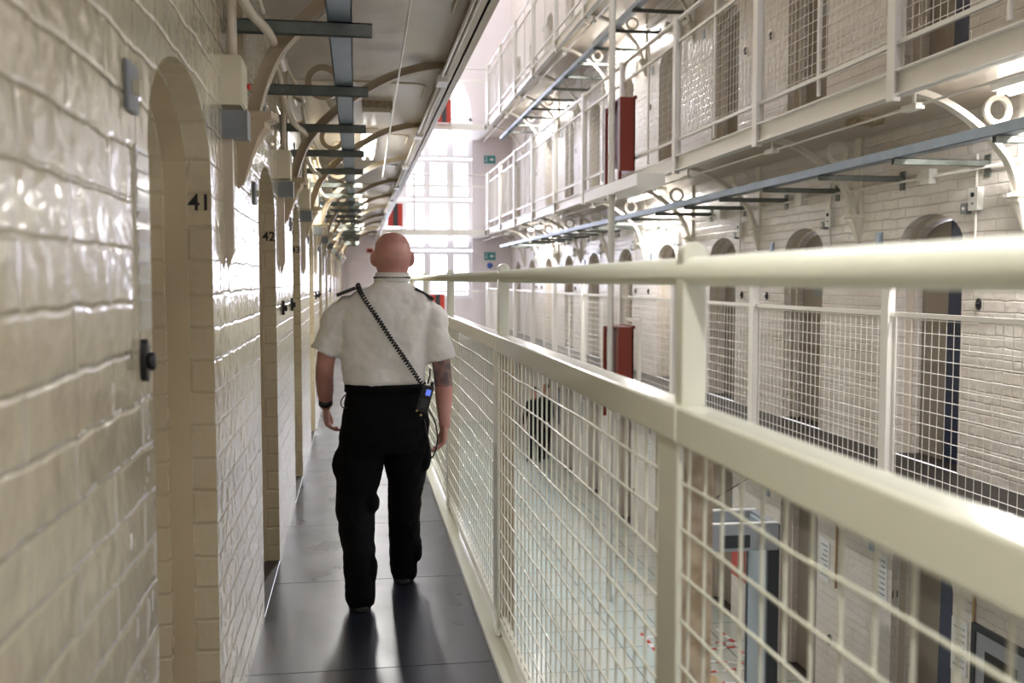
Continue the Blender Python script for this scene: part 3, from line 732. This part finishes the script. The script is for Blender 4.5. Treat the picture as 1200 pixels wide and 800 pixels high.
# ------------------------------------------------------------------ ground floor objects
t = thing('metal_detector', 'grey walk-through metal detector arch on the ground floor', 'metal detector', (3.22, 8.15, ZG), -.03)
H = 2.15; W = .36; D = .26
for s in (-1, 1):
    b = MB(); x0, x1 = sorted((s * W, s * (W - .085)))
    b.box(x0, x1, -D + .03, D - .03, 0, H - .02); b.build('side_panel', M['det_light'], t)
    b = MB(); b.box(x0 - .008, x1 + .008, -D - .005, -D + .035, 0, H - .0); b.box(x0 - .008, x1 + .008, D - .035, D, 0, H); b.build('edge_trim', M['det_dark'], t)
b = MB(); b.box(-W + .005, W - .005, -D - .01, -D + .05, H - .22, H + .012); b.box(-W + .005, W - .005, D - .05, D + .01, H - .22, H + .012); b.box(W - .07, W - .005, -D + .05, D - .05, H - .1, H + .012); b.box(-W, -W + .07, -D + .05, D - .05, H - .1, H + .01); b.build('header', M['det_grey'], t)
b = MB(); b.box(-W + .01, W - .01, -D - .006, -D + .03, H + .012, H + .022); b.box(-W + .01, W - .01, D - .03, D + .006, H + .012, H + .022); b.build('header_top', M['white_box'], t)
b = MB(); b.box(-.14, .10, -D - .016, -D - .01, H - .19, H - .08); b.build('display_strip', M['det_dark'], t)
P = smooth_path([(3.02, 8.4, ZG + 2.17), (3.35, 8.6, ZG + 2.27), (3.9, 8.9, ZG + 2.42), (4.55, 9.0, ZG + 2.5)], 6)
b = MB(); b.tube(P, .005, 5); o = b.build('power_cable', M['black']); tag(o, 'thin black cable from the detector arch to the wall', 'cable')
# red notice hanging on the pier
t = thing('red_notice', 'bright red notice on the ground floor wall behind the detector', 'sign', (XR - .012, 10.86, ZG + .60))
b = MB(); b.box(0, .01, 0, .62, 0, .47); b.build('board', M['red_bright'], t)
b = MB(); b.box(-.003, 0, .20, .26, .12, .40); b.box(-.003, 0, .34, .40, .12, .40); b.build('printed_panel', M['red_dark'], t)
NOT = [(dsR[4] - .10, 1.20, 'white list taped beside the framed picture on the ground floor'), (dsR[4] + DW + .17, 1.40, 'white notice sheet beside number 11 on the ground floor wall'),
       (dsR[5] - .16, 1.25, 'white notice sheet by the ground floor doorway right of the detector'), (15.0, 1.28, 'grey-lettered notice sheet just left of the near post, seen through the mesh')]
for y, z, l in NOT:
    t = thing('notice_sheet', l, 'notice', (XR - .006, y - .1, ZG + z), 0, 'paper notices on the ground floor wall')
    b = MB(); b.box(0, .004, 0, .20, 0, .42); b.build('sheet', M['paper'], t)
    b = MB()
    for q in range(7): b.box(-.001, 0, .03, .17 - .03 * (q % 3), .05 + q * .05, .065 + q * .05)
    b.build('printed_lines', M['paper_ink'], t)
for y, z, h, w_, m, l in ((17.35, 1.05, .68, .24, 'det_light', 'tall pale grey-blue poster on the ground floor wall, nearest of three'),
                         (19.75, 1.05, .66, .26, 'galv', 'tall blue-grey poster on the ground floor wall, middle of three'),
                         (22.05, .92, .85, .26, 'navy', 'tall navy poster on the ground floor wall, farthest of three')):
    t = thing('wall_poster', l, 'poster', (XR - .008, y, ZG + z), 0, 'tall posters on the ground floor wall')
    b = MB(); b.box(0, .006, 0, w_, 0, h); b.build('poster_sheet', M[m], t)
    b = MB(); b.box(-.002, 0, .04, w_ - .04, h * .55, h * .85); b.build('poster_image', M['paper_ink'], t)
# framed picture
t = thing('framed_picture', 'grey framed picture on the ground floor wall at the lower right', 'picture', (XR - .03, 5.55, ZG + .82))
b = MB(); b.strip([(.05, .05), (1.05, .05), (1.05, .80), (.05, .80)], [(0, 0), (1.10, 0), (1.10, .85), (0, .85)], 'x', 0, .03, closed=True); fixn(b.build('frame', M['det_dark'], t))
b = MB(); b.box(.010, .02, .05, 1.05, .05, .80); b.build('mount', M['det_grey'], t)
b = MB(); b.box(.006, .010, .58, .94, .10, .68); b.build('dark_print', M['dark'], t)
b = MB(); b.prism([(.60, .10), (.92, .10), (.92, .42), (.86, .47), (.78, .43), (.70, .38), (.60, .30)], 'x', .002, .006); fixn(b.build('pale_shape', M['det_light'], t))
b = MB(); b.prism([(.66 + .045 * math.cos(a), .40 + .05 * math.sin(a)) for a in [2 * PI * i / 14 for i in range(14)]], 'x', -.001, .002); fixn(b.build('warm_spot', M['beige_board'], t))
for k, (y, s) in enumerate(((dsR[4] - .28, 'right of the navy door'), (dsR[5] - .42, 'left of number 11'))):
    b = MB(); b.tube([(0, 0, 0), (0, 0, 1.1)], .012, 8); o = b.build('conduit_drop', M['beige_board']); o.location = (XR - .014, y, ZG + 1.25); tag(o, 'brown vertical conduit on the ground floor wall %s' % s, 'conduit', 'brown conduits on the ground floor')
# red and white tape on the floor around the detector
b = MB()
def dash(p, q, w=.05, step=.12):
    p = Vector((p[0], p[1], 0)); q = Vector((q[0], q[1], 0)); d = q - p; L = d.length; d.normalize(); n = Vector((-d.y, d.x, 0)) * w / 2; s = 0; i = 0
    while s < L:
        e = min(s + step, L); a = p + d * s; c = p + d * e
        b.add([(*(a - n).xy, .004), (*(c - n).xy, .004), (*(c + n).xy, .004), (*(a + n).xy, .004)], [(0, 1, 2, 3)], i % 2); s = e; i += 1
for q in ((9.3, 9.9), (9.9, 10.5), (10.5, 11.2)):
    dash((3.35, q[0]), (4.35, q[0] + .12)); dash((4.35, q[0] + .12), (4.3, q[1])); dash((3.35, q[0]), (3.35, q[1])); dash((3.35, q[1] - .1), (4.3, q[0] + .2))
o = b.build('floor_tape', [M['paper'], M['red_bright']]); o.location = (0, 0, ZG); tag(o, 'red and white striped tape on the ground floor beyond the detector', 'tape')
# beige board low down by the near post
b = MB(); b.box(0, .6, 0, .4, 0, .02); b.box(0.02, .58, .02, .38, .02, .04); o = b.build('floor_mat', M['beige_board']); o.location = (3.15, 9.4 , ZG); tag(o, 'beige mat on the ground floor just left of the near post', 'mat')

exec_people = True
# ------------------------------------------------------------------ people
def remesh(o, vox, sm=3):
    md = o.modifiers.new('r', 'REMESH'); md.mode = 'VOXEL'; md.voxel_size = vox; md.use_smooth_shade = True
    if sm: md = o.modifiers.new('s', 'SMOOTH'); md.iterations = sm; md.factor = .5
    return o
def limb(b, pts, n=16):
    """tube through (x,y,z,r) joints, smooth, rounded ends"""
    P = smooth_path([p[:3] for p in pts], 5); R = []
    for i in range(len(pts) - 1):
        for j in range(5):
            t = j / 5; t = t * t * (3 - 2 * t); R.append(pts[i][3] * (1 - t) + pts[i + 1][3] * t)
    R.append(pts[-1][3])
    b.tube(P, .1, n, radii=R)
    b.ellipsoid(P[-1], (R[-1],) * 3, 10, 6); b.ellipsoid(P[0], (R[0],) * 3, 10, 6)
def hand(b, w, d, side, curl, size=1.0):
    """w wrist point, d direction of hand; side = +1 thumb towards +x ; palm faces body"""
    w = Vector(w); d = Vector(d).normalized(); across = Vector((0, 1, 0)); across = (across - d * across.dot(d)).normalized()   # knuckle row runs front to back
    nrm = d.cross(across).normalized() * side      # towards the body
    pc = w + d * .045 * size
    rot = Matrix((nrm, across, d)).transposed()
    b.ellipsoid(pc, (.017 * size, .040 * size, .056 * size), 14, 10, rot=rot)
    for k, (off, L) in enumerate(((.031, .070), (.011, .078), (-.010, .073), (-.029, .058))):
        base = w + d * .075 * size + across * off * size
        a = curl + k * .08; pts = [base - d * .02]; p = base; ang = .1
        for s in (.42, .33, .25):
            ang += a; dd = d * math.cos(ang) + nrm * math.sin(ang); p = p + dd * L * s * size; pts.append(p)
        limb(b, [(*q, r * size) for q, r in zip([pts[0], base, *pts[1:]], (.009, .0095, .009, .0085, .0072))], 8)
    base = w + d * .02 + across * .028 * size
    limb(b, [(*base, .012), (*(base + across * .022 + d * .028 + nrm * .008), .0115), (*(base + across * .022 + d * .055 + nrm * .018), .0095), (*(base + across * .014 + d * .075 + nrm * .024), .008)], 8)

def officer():
    Y0 = 4.60
    t = thing('person', 'bald person in white short-sleeved shirt and black trousers walking away', 'person', (0, 0, 0))
    cx = .128
    # body: head, neck, torso, arms, hands, legs as one surface
    b = MB()
    hx = .166; hy = Y0 + .02
    b.loft([(hx, hy, 1.722, .012, .015), (hx, hy, 1.715, .038, .045), (hx, hy, 1.698, .062, .074), (hx, hy, 1.668, .080, .096), (hx, hy, 1.63, .0865, .104), (hx, hy + .002, 1.595, .084, .100),
            (hx, hy + .010, 1.560, .076, .088), (hx, hy + .018, 1.53, .068, .078), (hx, hy + .03, 1.508, .055, .06), (hx, hy + .035, 1.497, .03, .04)], n=24, p=2.15)
    b.loft([(hx - .001, hy - .012, 1.57, .058, .060), (hx - .002, hy - .012, 1.53, .060, .062), (hx - .004, hy - .008, 1.49, .067, .064), (hx - .01, hy - .004, 1.44, .09, .07)], n=20)
    b.ellipsoid((hx, hy + .100, 1.585), (.014, .022, .022)); b.ellipsoid((hx, hy + .094, 1.645), (.05, .012, .012)); b.ellipsoid((hx, hy + .088, 1.535), (.026, .012, .012)); b.ellipsoid((hx, hy + .082, 1.508), (.022, .016, .014))
    for s in (-1, 1):
        rot = Matrix.Rotation(s * .35, 3, 'Z')
        b.ellipsoid((hx + s * .090, hy + .004, 1.600), (.012, .022, .033), 12, 8, rot=rot); b.ellipsoid((hx + s * .084, hy + .008, 1.575), (.008, .012, .015), 8, 6)
    # torso, pelvis, legs (under the clothes)
    b.loft([(cx, Y0, .86, .145, .095), (cx, Y0, .98, .14, .09), (cx, Y0, 1.15, .155, .095), (cx, Y0, 1.30, .175, .105), (cx + .005, Y0, 1.39, .15, .085), (cx + .02, Y0, 1.45, .08, .07)], n=20)
    limb(b, [(.05, 4.58, .87, .075), (.0, 4.60, .50, .052), (-.002, 4.47, .10, .036)]); limb(b, [(.205, 4.62, .87, .075), (.215, 4.70, .50, .052), (.218, 4.86, .10, .036)])
    # left arm (swinging slightly forward) and right arm (slightly back)
    LA = [(-.06, 4.60, 1.37, .048), (-.125, 4.60, 1.22, .046), (-.150, 4.60, 1.09, .042), (-.152, 4.66, 1.00, .041), (-.150, 4.72, .905, .027)]
    limb(b, LA); hand(b, (-.150, 4.725, .90), (.03, .15, -1), 1, .32)
    RA = [(.325, 4.60, 1.37, .048), (.372, 4.59, 1.22, .047), (.392, 4.58, 1.07, .043), (.398, 4.57, .98, .042), (.400, 4.56, .82, .027)]
    limb(b, RA); hand(b, (.400, 4.56, .825), (-.06, .02, -1), -1, .26)
    body = b.build('body', M['skin'], t); remesh(body, .0048, 2)
    for s in (-1, 1):
        b = MB(); b.ellipsoid((hx + s * .031, hy + .088, 1.612), (.013, .012, .008)); b.ellipsoid((hx + s * .031, hy + .0985, 1.612), (.005, .003, .005), mi=1); b.build('eye', [M['eye'], M['ink']], t)
    b = MB(); b.ellipsoid((hx, hy + .0965, 1.537), (.022, .006, .006)); b.build('mouth', M['lips'], t)
    # shirt
    b = MB()
    TR = [(cx - .002, Y0, .985, .150, .10), (cx - .002, Y0, 1.005, .176, .118), (cx - .004, Y0 - .004, 1.035, .192, .130), (cx - .008, Y0, 1.09, .196, .132), (cx - .008, Y0, 1.16, .196, .130), (cx - .002, Y0, 1.24, .203, .130),
          (cx + .002, Y0, 1.32, .213, .130), (cx + .006, Y0, 1.375, .222, .122), (cx + .01, Y0, 1.415, .200, .108), (cx + .018, Y0, 1.445, .150, .095), (cx + .028, Y0 + .004, 1.472, .105, .085), (hx - .004, hy - .01, 1.498, .075, .076)]
    b.loft(TR, n=28, p=2.3)
    limb(b, [(-.045, 4.60, 1.372, .062), (-.105, 4.60, 1.30, .069)]); limb(b, [(.31, 4.60, 1.368, .060), (.362, 4.595, 1.30, .067)])
    sh = b
    # sleeves as flaring tubes with open hems
    for (A, Bp) in (((-.075, 4.60, 1.345), (-.152, 4.60, 1.165)), ((.335, 4.60, 1.345), (.388, 4.588, 1.125))):
        A = Vector(A); Bp = Vector(Bp); d = Bp - A
        b.tube([A - d * .1, A + d * .2, A + d * .6, A + d * .92, Bp], .06, 20, radii=[.060, .066, .069, .070, .071])
    shirt = b.build('shirt', M['shirt'], t); remesh(shirt, .0075, 4)
    tex = bpy.data.textures.new('folds', 'CLOUDS'); tex.noise_scale = .11; tex.noise_depth = 2
    md = shirt.modifiers.new('d', 'DISPLACE'); md.texture = tex; md.strength = .034; md.mid_level = .5; md.texture_coords = 'GLOBAL'
    # collar
    b = MB(); n = 28; vs = []; fs = []
    for z, r, dz in ((1.485, 1.12, 0), (1.528, 1.05, .012), (1.532, 1.10, .012), (1.492, 1.22, -.006)):
        for k in range(n): a = 2 * PI * k / n; vs.append((hx - .003 + .068 * r * math.cos(a), hy - .010 + .067 * r * math.sin(a), z - .012 * math.sin(a) * 0 - (.02 if math.sin(a) > .6 else 0) + (0)))
    for j in range(3):
        for k in range(n): a = j * n + k; c = j * n + (k + 1) % n; fs.append((a, c, c + n, a + n))
    b.add(vs, fs, 0, True); o = b.build('collar', M['shirt'], t); md = o.modifiers.new('s', 'SOLIDIFY'); md.thickness = .003
    # beaded lanyard over the collar
    b = MB()
    for k in range(44): a = 2 * PI * k / 44; b.ellipsoid((hx - .003 + .083 * math.cos(a), hy - .010 + .082 * math.sin(a), 1.512 - .02 * max(0, math.sin(a)) ), (.0042,) * 3, 6, 4)
    b.build('lanyard', M['black'], t)
    # epaulettes
    for P, Q in (((-.005, Y0 - .02, 1.466), (-.092, Y0 - .02, 1.432)), ((.268, Y0 - .02, 1.462), (.352, Y0 - .02, 1.412))):
        P = Vector(P); Q = Vector(Q); d = (Q - P).normalized(); n_ = Vector((-d.z, 0, d.x)); n_ = n_ if n_.z > 0 else -n_
        b = MB(); q = [P + Vector((0, -.028, 0)), Q + Vector((0, -.03, 0)), Q + Vector((0, .03, 0)), P + Vector((0, .028, 0))]
        lo = [v - n_ * .01 for v in q]; hi = [v + n_ * .006 for v in q]; b.add(lo + hi, [(0, 1, 2, 3), (4, 5, 6, 7), (0, 1, 5, 4), (1, 2, 6, 5), (2, 3, 7, 6), (3, 0, 4, 7)]); fixn(b.build('epaulette', M['black'], t))
    # trousers
    b = MB()
    b.loft([(cx, Y0, 1.018, .178, .118), (cx, Y0, .985, .182, .122), (cx, Y0, .92, .192, .132), (cx - .004, Y0 - .01, .84, .204, .140), (cx - .01, Y0 - .005, .77, .205, .135), (cx - .01, Y0, .70, .190, .115)], n=28, p=2.5)
    limb(b, [(.035, 4.60, .82, .105), (.008, 4.60, .66, .110), (-.012, 4.60, .47, .094), (-.010, 4.54, .36, .083), (.0, 4.47, .20, .074), (.002, 4.45, .06, .069)])
    limb(b, [(.215, 4.61, .82, .108), (.226, 4.65, .64, .102), (.222, 4.71, .46, .083), (.219, 4.76, .33, .078), (.219, 4.82, .18, .074), (.219, 4.84, .055, .069)])
    b.ellipsoid((-.075, 4.60, .64), (.045, .06, .085))   # cargo pocket
    b.ellipsoid((-.078, 4.585, .43), (.034, .05, .07)); b.ellipsoid((.06, 4.56, .47), (.035, .05, .05)); b.ellipsoid((.06, 4.45, .19), (.02, .04, .07)); b.ellipsoid((.285, 4.80, .17), (.02, .04, .06)); b.ellipsoid((.315, 4.62, .66), (.03, .05, .07))
    tr = b.build('trousers', M['trousers'], t); remesh(tr, .0085, 3)
    tex = bpy.data.textures.new('folds2', 'CLOUDS'); tex.noise_scale = .09
    md = tr.modifiers.new('d', 'DISPLACE'); md.texture = tex; md.strength = .022; md.mid_level = .5; md.texture_coords = 'GLOBAL'
    # belt
    b = MB(); b.loft([(cx, Y0, .985, .186, .126), (cx, Y0, 1.022, .184, .124)], n=28, p=2.5, cap=False); o = b.build('belt', M['trousers'], t); md = o.modifiers.new('s', 'SOLIDIFY'); md.thickness = .005; md.offset = 1
    # shoes
    for x, y, a in ((.0, 4.535, .04), (.219, 4.92, -.06)):
        b = MB(); b.loft([(0, 0, .004, .046, .145), (0, 0, .03, .047, .146), (0, -.002, .05, .044, .14), (0, -.03, .075, .040, .105), (0, -.045, .105, .036, .070), (0, -.04, .12, .034, .05)], n=22, p=2.6)
        o = b.build('shoe', M['shoe'], t); o.location = (x, y, .02); o.rotation_euler = (0, 0, a)
        b = MB(); b.loft([(0, 0, 0, .050, .150), (0, 0, .024, .050, .150)], n=22, p=2.6); q = b.build('sole', M['sole'], o); q.location = (0, 0, -.018)
    # wristband
    b = MB(); b.tube([(-.151, 4.695, .935), (-.151, 4.705, .912)], .034, 18); b.ellipsoid((-.172, 4.69, .925), (.012, .018, .016)); b.build('wrist_strap', M['black'], t)
    # key chain loops
    b = MB(); b.tube(smooth_path([(-.05, 4.50, .985), (-.075, 4.49, .955), (-.07, 4.49, .925), (-.05, 4.50, .92)], 6), .0028, 6); b.build('belt_loop_cord', M['black'], t); b = MB()
    b.tube(smooth_path([(.30, 4.50, .93), (.345, 4.47, .86), (.36, 4.48, .76), (.335, 4.50, .68), (.32, 4.49, .76), (.30, 4.50, .86)], 6), .004, 6); b.build('key_chain', M['black'], t)
    return t
man = officer()

# radio on its coiled cord
def radio():
    t = thing('two_way_radio', 'black two-way radio with coiled cord on the officer\'s right hip', 'radio', (.285, 4.445, .90), 0)
    def L(x, y, z): return (x - .285, y - 4.445, z - .90)
    c = MB()
    rot = Matrix.Rotation(.27, 3, 'Y')
    def bx(b, x0, x1, y0, y1, z0, z1):
        v = [rot @ Vector((x, y, z)) for x in (x0, x1) for y in (y0, y1) for z in (z0, z1)]
        b.add(v, [(0, 1, 3, 2), (4, 6, 7, 5), (0, 4, 5, 1), (2, 3, 7, 6), (0, 2, 6, 4), (1, 5, 7, 3)])
    bx(c, -.028, .028, 0, .032, .0, .125); o = c.build('radio_body', M['black'], t); md = o.modifiers.new('b', 'BEVEL'); md.width = .005; md.segments = 2
    c = MB(); bx(c, -.004, .018, -.003, 0, .080, .108); c.build('screen', M['screen'], t)
    c = MB(); bx(c, -.014, .016, -.002, 0, .02, .062); c.build('keypad', M['det_dark'], t)
    c = MB(); c.tube([rot @ Vector((.016, .016, .12)), rot @ Vector((.016, .016, .145))], .008, 10); c.build('volume_dial', M['black'], t)
    c = MB(); c.ellipsoid((-.022, -.006, .008), (.006,) * 3, 8, 6); c.ellipsoid((-.004, -.006, -.012), (.006,) * 3, 8, 6); c.build('stud', M['brass'], t)
    # coiled cord over the back from the left shoulder to the radio
    ctr = smooth_path([(.005, 4.55, 1.478), (.015, 4.505, 1.45), (.04, 4.473, 1.405), (.09, 4.457, 1.33), (.15, 4.455, 1.235), (.21, 4.457, 1.145), (.262, 4.462, 1.065), (.292, 4.447, 1.025)], 8)
    total = [0]
    for p, q in zip(ctr, ctr[1:]): total.append(total[-1] + (q - p).length)
    def at(s):
        for i in range(len(ctr) - 1):
            if total[i + 1] >= s: f = (s - total[i]) / (total[i + 1] - total[i]); return ctr[i].lerp(ctr[i + 1], f), (ctr[i + 1] - ctr[i]).normalized()
        return ctr[-1], (ctr[-1] - ctr[-2]).normalized()
    turns = 40; N_ = turns * 9; pts = []
    for i in range(N_ + 1):
        p, d = at(total[-1] * i / N_); u = d.cross(Vector((0, 1, 0))).normalized(); w = d.cross(u); a = 2 * PI * turns * i / N_
        q = p + (u * math.cos(a) + w * math.sin(a)) * .0092; pts.append(L(*q))
    c = MB(); c.tube(pts, .0036, 5); c.build('coiled_cord', M['black'], t)
    c = MB(); c.tube([L(.315, 4.46, 1.03), L(.327, 4.485, 1.06), L(.33, 4.52, 1.09)], .004, 6); c.build('straight_cord', M['black'], t)
    return t
radio()

def small_person(label, x, y, z, rz, top, legs, lean=0):
    t = thing('person', label, 'person', (x, y, z), rz, 'people on the ground floor')
    b = MB()
    b.loft([(0, 0, 1.78, .02, .02), (0, 0, 1.765, .05, .06), (0, 0, 1.70, .077, .095), (0, .005, 1.63, .07, .085), (0, .015, 1.57, .05, .06), (0, .0, 1.54, .055, .055), (0, 0, 1.48, .06, .06), (0, 0, 1.44, .12, .08)], n=16)
    b.loft([(0, 0, .9, .14, .09), (0, 0, 1.2, .15, .1), (0, 0, 1.4, .16, .09), (0, 0, 1.47, .08, .07)], n=16)
    b.ellipsoid((0, .095, 1.66), (.012, .02, .02), 8, 6)
    for s in (-1, 1):
        b.ellipsoid((s * .078, 0, 1.66), (.01, .02, .03), 8, 6)
        limb(b, [(s * .17, 0, 1.4, .045), (s * .25, 0, 1.12, .04), (s * .24, .08, .88, .026)], 10); hand(b, (s * .24, .085, .87), (0, .2, -1), -s, .3)
        limb(b, [(s * .09, 0, .9, .07), (s * .1, .02 * s, .5, .05), (s * .1, -.05 * s, .1, .035)], 10)
    remesh(b.build('body', M['skin'], t), .009, 1)
    b = MB(); b.loft([(0, 0, .88, .17, .12), (0, 0, 1.0, .175, .12), (0, 0, 1.2, .19, .125), (0, 0, 1.38, .205, .12), (0, 0, 1.44, .15, .09), (0, 0, 1.49, .07, .07)], n=20)
    for s in (-1, 1): limb(b, [(s * .17, 0, 1.4, .06), (s * .255, 0, 1.12, .055), (s * .245, .06, .93, .043)], 10)
    remesh(b.build('jacket', top, t), .013, 2)
    b = MB(); b.loft([(0, 0, .98, .165, .115), (0, 0, .85, .175, .125), (0, 0, .76, .17, .11)], n=18)
    for s in (-1, 1): limb(b, [(s * .09, 0, .85, .09), (s * .1, .02 * s, .5, .075), (s * .1, -.05 * s, .09, .06)], 10)
    remesh(b.build('trousers', legs, t), .013, 2)
    for s in (-1, 1):
        b = MB(); b.loft([(s * .1, .05 - .05 * s, .0, .045, .13), (s * .1, .05 - .05 * s, .04, .045, .13), (s * .1, .0 - .05 * s, .09, .04, .07)], n=14, p=2.5); b.build('shoe', M['shoe'], t)
    b = MB(); b.ellipsoid((0, -.02, 1.715), (.08, .092, .07), 12, 8); b.build('hair', M['dark'], t)
    return t
small_person('person in black clothing standing on the ground floor, seen through the mesh', 4.08, 22.4, ZG, .3, M['trousers'], M['trousers'])
small_person('person in dark clothes beside another on the ground floor, further right', 4.42, 22.9, ZG, 2.0, M['trousers'], M['trousers'])

PRUNE = '''cell_number.003 cell_number.004 cell_number.005 gallery_bracket.011 gallery_bracket.022 strip_conduit.011 strip_conduit.012 strip_conduit.020
dome_lamp.003 switch_plate.006 control_box.007 switch_plate.007 switch_plate.008 ceiling_conduit.008 control_box.009 switch_plate.009
curved_pipe.009 ceiling_conduit.009 junction_box.010 control_box.010 switch_plate.010 curved_pipe.010 call_button.005 call_button.007
call_button.008 call_button.009 call_button.010 hinge_pin switch_plate.013 switch_plate.015 call_button.017 junction_box.018
junction_box.019 switch_plate.019 call_box.009 junction_box.020 switch_plate.020 call_button.020 call_box.010 junction_box.021
switch_plate.021 junction_box.022 junction_box.023 switch_plate.024 call_button.023 junction_box.025 switch_plate.025 call_button.026
call_box.016 switch_plate.027 junction_box.028 switch_plate.028 call_button.028 call_button.029 switch_plate.031 call_button.032
switch_plate.033 call_button.034 switch_plate.035 call_button.035 call_button.036 switch_plate.036 switch_plate.037 call_button.037
call_button.038 switch_plate.038 switch_plate.039 call_button.039 call_button.040 switch_plate.040 switch_plate.041 call_button.041
call_button.042 switch_plate.043 call_button.044 wall_poster'''.split()
for n in PRUNE:
    o = bpy.data.objects.get(n)
    if o is None: continue
    for c in list(o.children):
        for g in list(c.children): bpy.data.objects.remove(g)
        bpy.data.objects.remove(c)
    bpy.data.objects.remove(o)
def recount(kind, test, fmt, first=None):
    L_ = sorted([o for o in C.objects if o.parent is None and o.name.split('.')[0] == kind and test(o.location)], key=lambda o: o.location.y)
    for i, o in enumerate(L_): o['label'] = first if (i == 0 and first) else fmt % ORD[i]
recount('gallery_bracket', lambda l: l.x > 2 and l.z < 4, 'white cast iron bracket, %s from the right under the opposite gallery')
recount('gallery_bracket', lambda l: l.x > 2 and l.z > 4, 'white cast iron bracket, %s from the right under the highest gallery')
recount('strip_conduit', lambda l: l.x < 2, 'slim conduit under the left gallery edge, %s visible length from the camera')
recount('strip_conduit', lambda l: l.x > 2 and l.z > 4, 'slim white twin conduit under the highest gallery edge, %s length from the right')
recount('call_button', lambda l: l.x < 2, 'black oval button, %s along the left wall from the camera', 'black oval button on the wall just before cell 41')
for zz, nm in FL.items(): recount('call_button', lambda l, zz=zz: l.x > 2 and zz < l.z < zz + 2.8, 'black round button on the opposite wall, %%s from the right, %s' % nm)
NEST = {'switch_plate': ('plate', ('toggle',)), 'call_button': ('back_plate', ('push_head',)), 'two_way_radio': ('radio_body', ('screen', 'keypad', 'volume_dial', 'stud')),
        'junction_box': ('box_body', ('cap', 'drop_trunking')), 'control_box': ('box_body', ('cover', 'conduit_riser')), 'call_box': ('box_body', ('lens', 'conduit_riser')),
        'red_notice': ('board', ('printed_panel',)), 'notice_sheet': ('sheet', ('printed_lines',)), 'exit_sign': ('sign_board', ('running_figure', 'arrow')),
        'fire_box': ('case', ('door_strip',)), 'metal_detector': ('header', ('header_top', 'display_strip')), 'framed_picture': ('mount', ('dark_print', 'pale_shape', 'warm_spot')),
        'door': ('door_leaf', ('observation_hatch', 'lock', 'navy_half')), 'ceiling_light': ('fitting', ('tube',))}
kids = {}
for o in C.objects:
    if o.parent: kids.setdefault(o.parent.name, []).append(o)
for o in list(C.objects):
    base = o.name.split('.')[0]
    base = 'door' if base.startswith('door_') and o.type == 'EMPTY' else base
    if o.parent or base not in NEST: continue
    host, subs = NEST[base]; ch = kids.get(o.name, [])
    hs = [c for c in ch if c.name.split('.')[0] == host]
    if not hs: continue
    for c in ch:
        if c.name.split('.')[0] in subs: c.parent = hs[0]
# ------------------------------------------------------------------ light
def area(name, loc, rot, sx, sy, e, col=(1, 1, 1)):
    ld = bpy.data.lights.new(name, 'AREA'); ld.shape = 'RECTANGLE'; ld.size = sx; ld.size_y = sy; ld.energy = e; ld.color = col
    o = bpy.data.objects.new(name, ld); C.objects.link(o); o.location = loc; o.rotation_euler = rot; return o
area('skylight_daylight', (2.1, 13, 14.3), (0, 0, 0), 3.0, 32, 1500, (.94, .96, 1.0))
area('window_daylight', (WC, YB + .6, 4.2), (-PI / 2, 0, 0), 2.7, 6.6, 640, (.80, .81, 1.0))
w = bpy.data.worlds.new('sky'); bpy.context.scene.world = w; w.use_nodes = True
bg = w.node_tree.nodes['Background']; bg.inputs['Color'].default_value = (.88, .88, 1.0, 1); bg.inputs['Strength'].default_value = 3.0

# ------------------------------------------------------------------ camera
f = 1150.0; vx, vy = 418, 328
a = (vx - 600) / f; bb = (400 - vy) / f; n_ = math.sqrt(a * a + bb * bb + 1)
p = math.asin(-a / n_); th = math.acos(1 / n_ / math.cos(p))
F = Vector((math.sin(p) * math.cos(th), math.cos(p) * math.cos(th), -math.sin(th))); R = Vector((math.cos(p), -math.sin(p), 0)); U = R.cross(F)
cd = bpy.data.cameras.new('camera'); cam = bpy.data.objects.new('camera', cd); C.objects.link(cam)
cam.matrix_world = Matrix(((R.x, U.x, -F.x, 0), (R.y, U.y, -F.y, 0), (R.z, U.z, -F.z, 1.5), (0, 0, 0, 1)))
cd.sensor_width = 36; cd.lens = 36 * f / 1200; cd.clip_start = .02
cd.dof.use_dof = True; cd.dof.focus_distance = 4.6; cd.dof.aperture_fstop = 3.2
sc = bpy.context.scene; sc.camera = cam
sc.view_settings.view_transform = 'Standard'; sc.view_settings.look = 'None'; sc.view_settings.gamma = 1; sc.view_settings.use_curve_mapping = False
sc.view_settings.exposure = 0.15
sc.cycles.use_denoising = True
sc.cycles.max_bounces = 8; sc.cycles.diffuse_bounces = 5
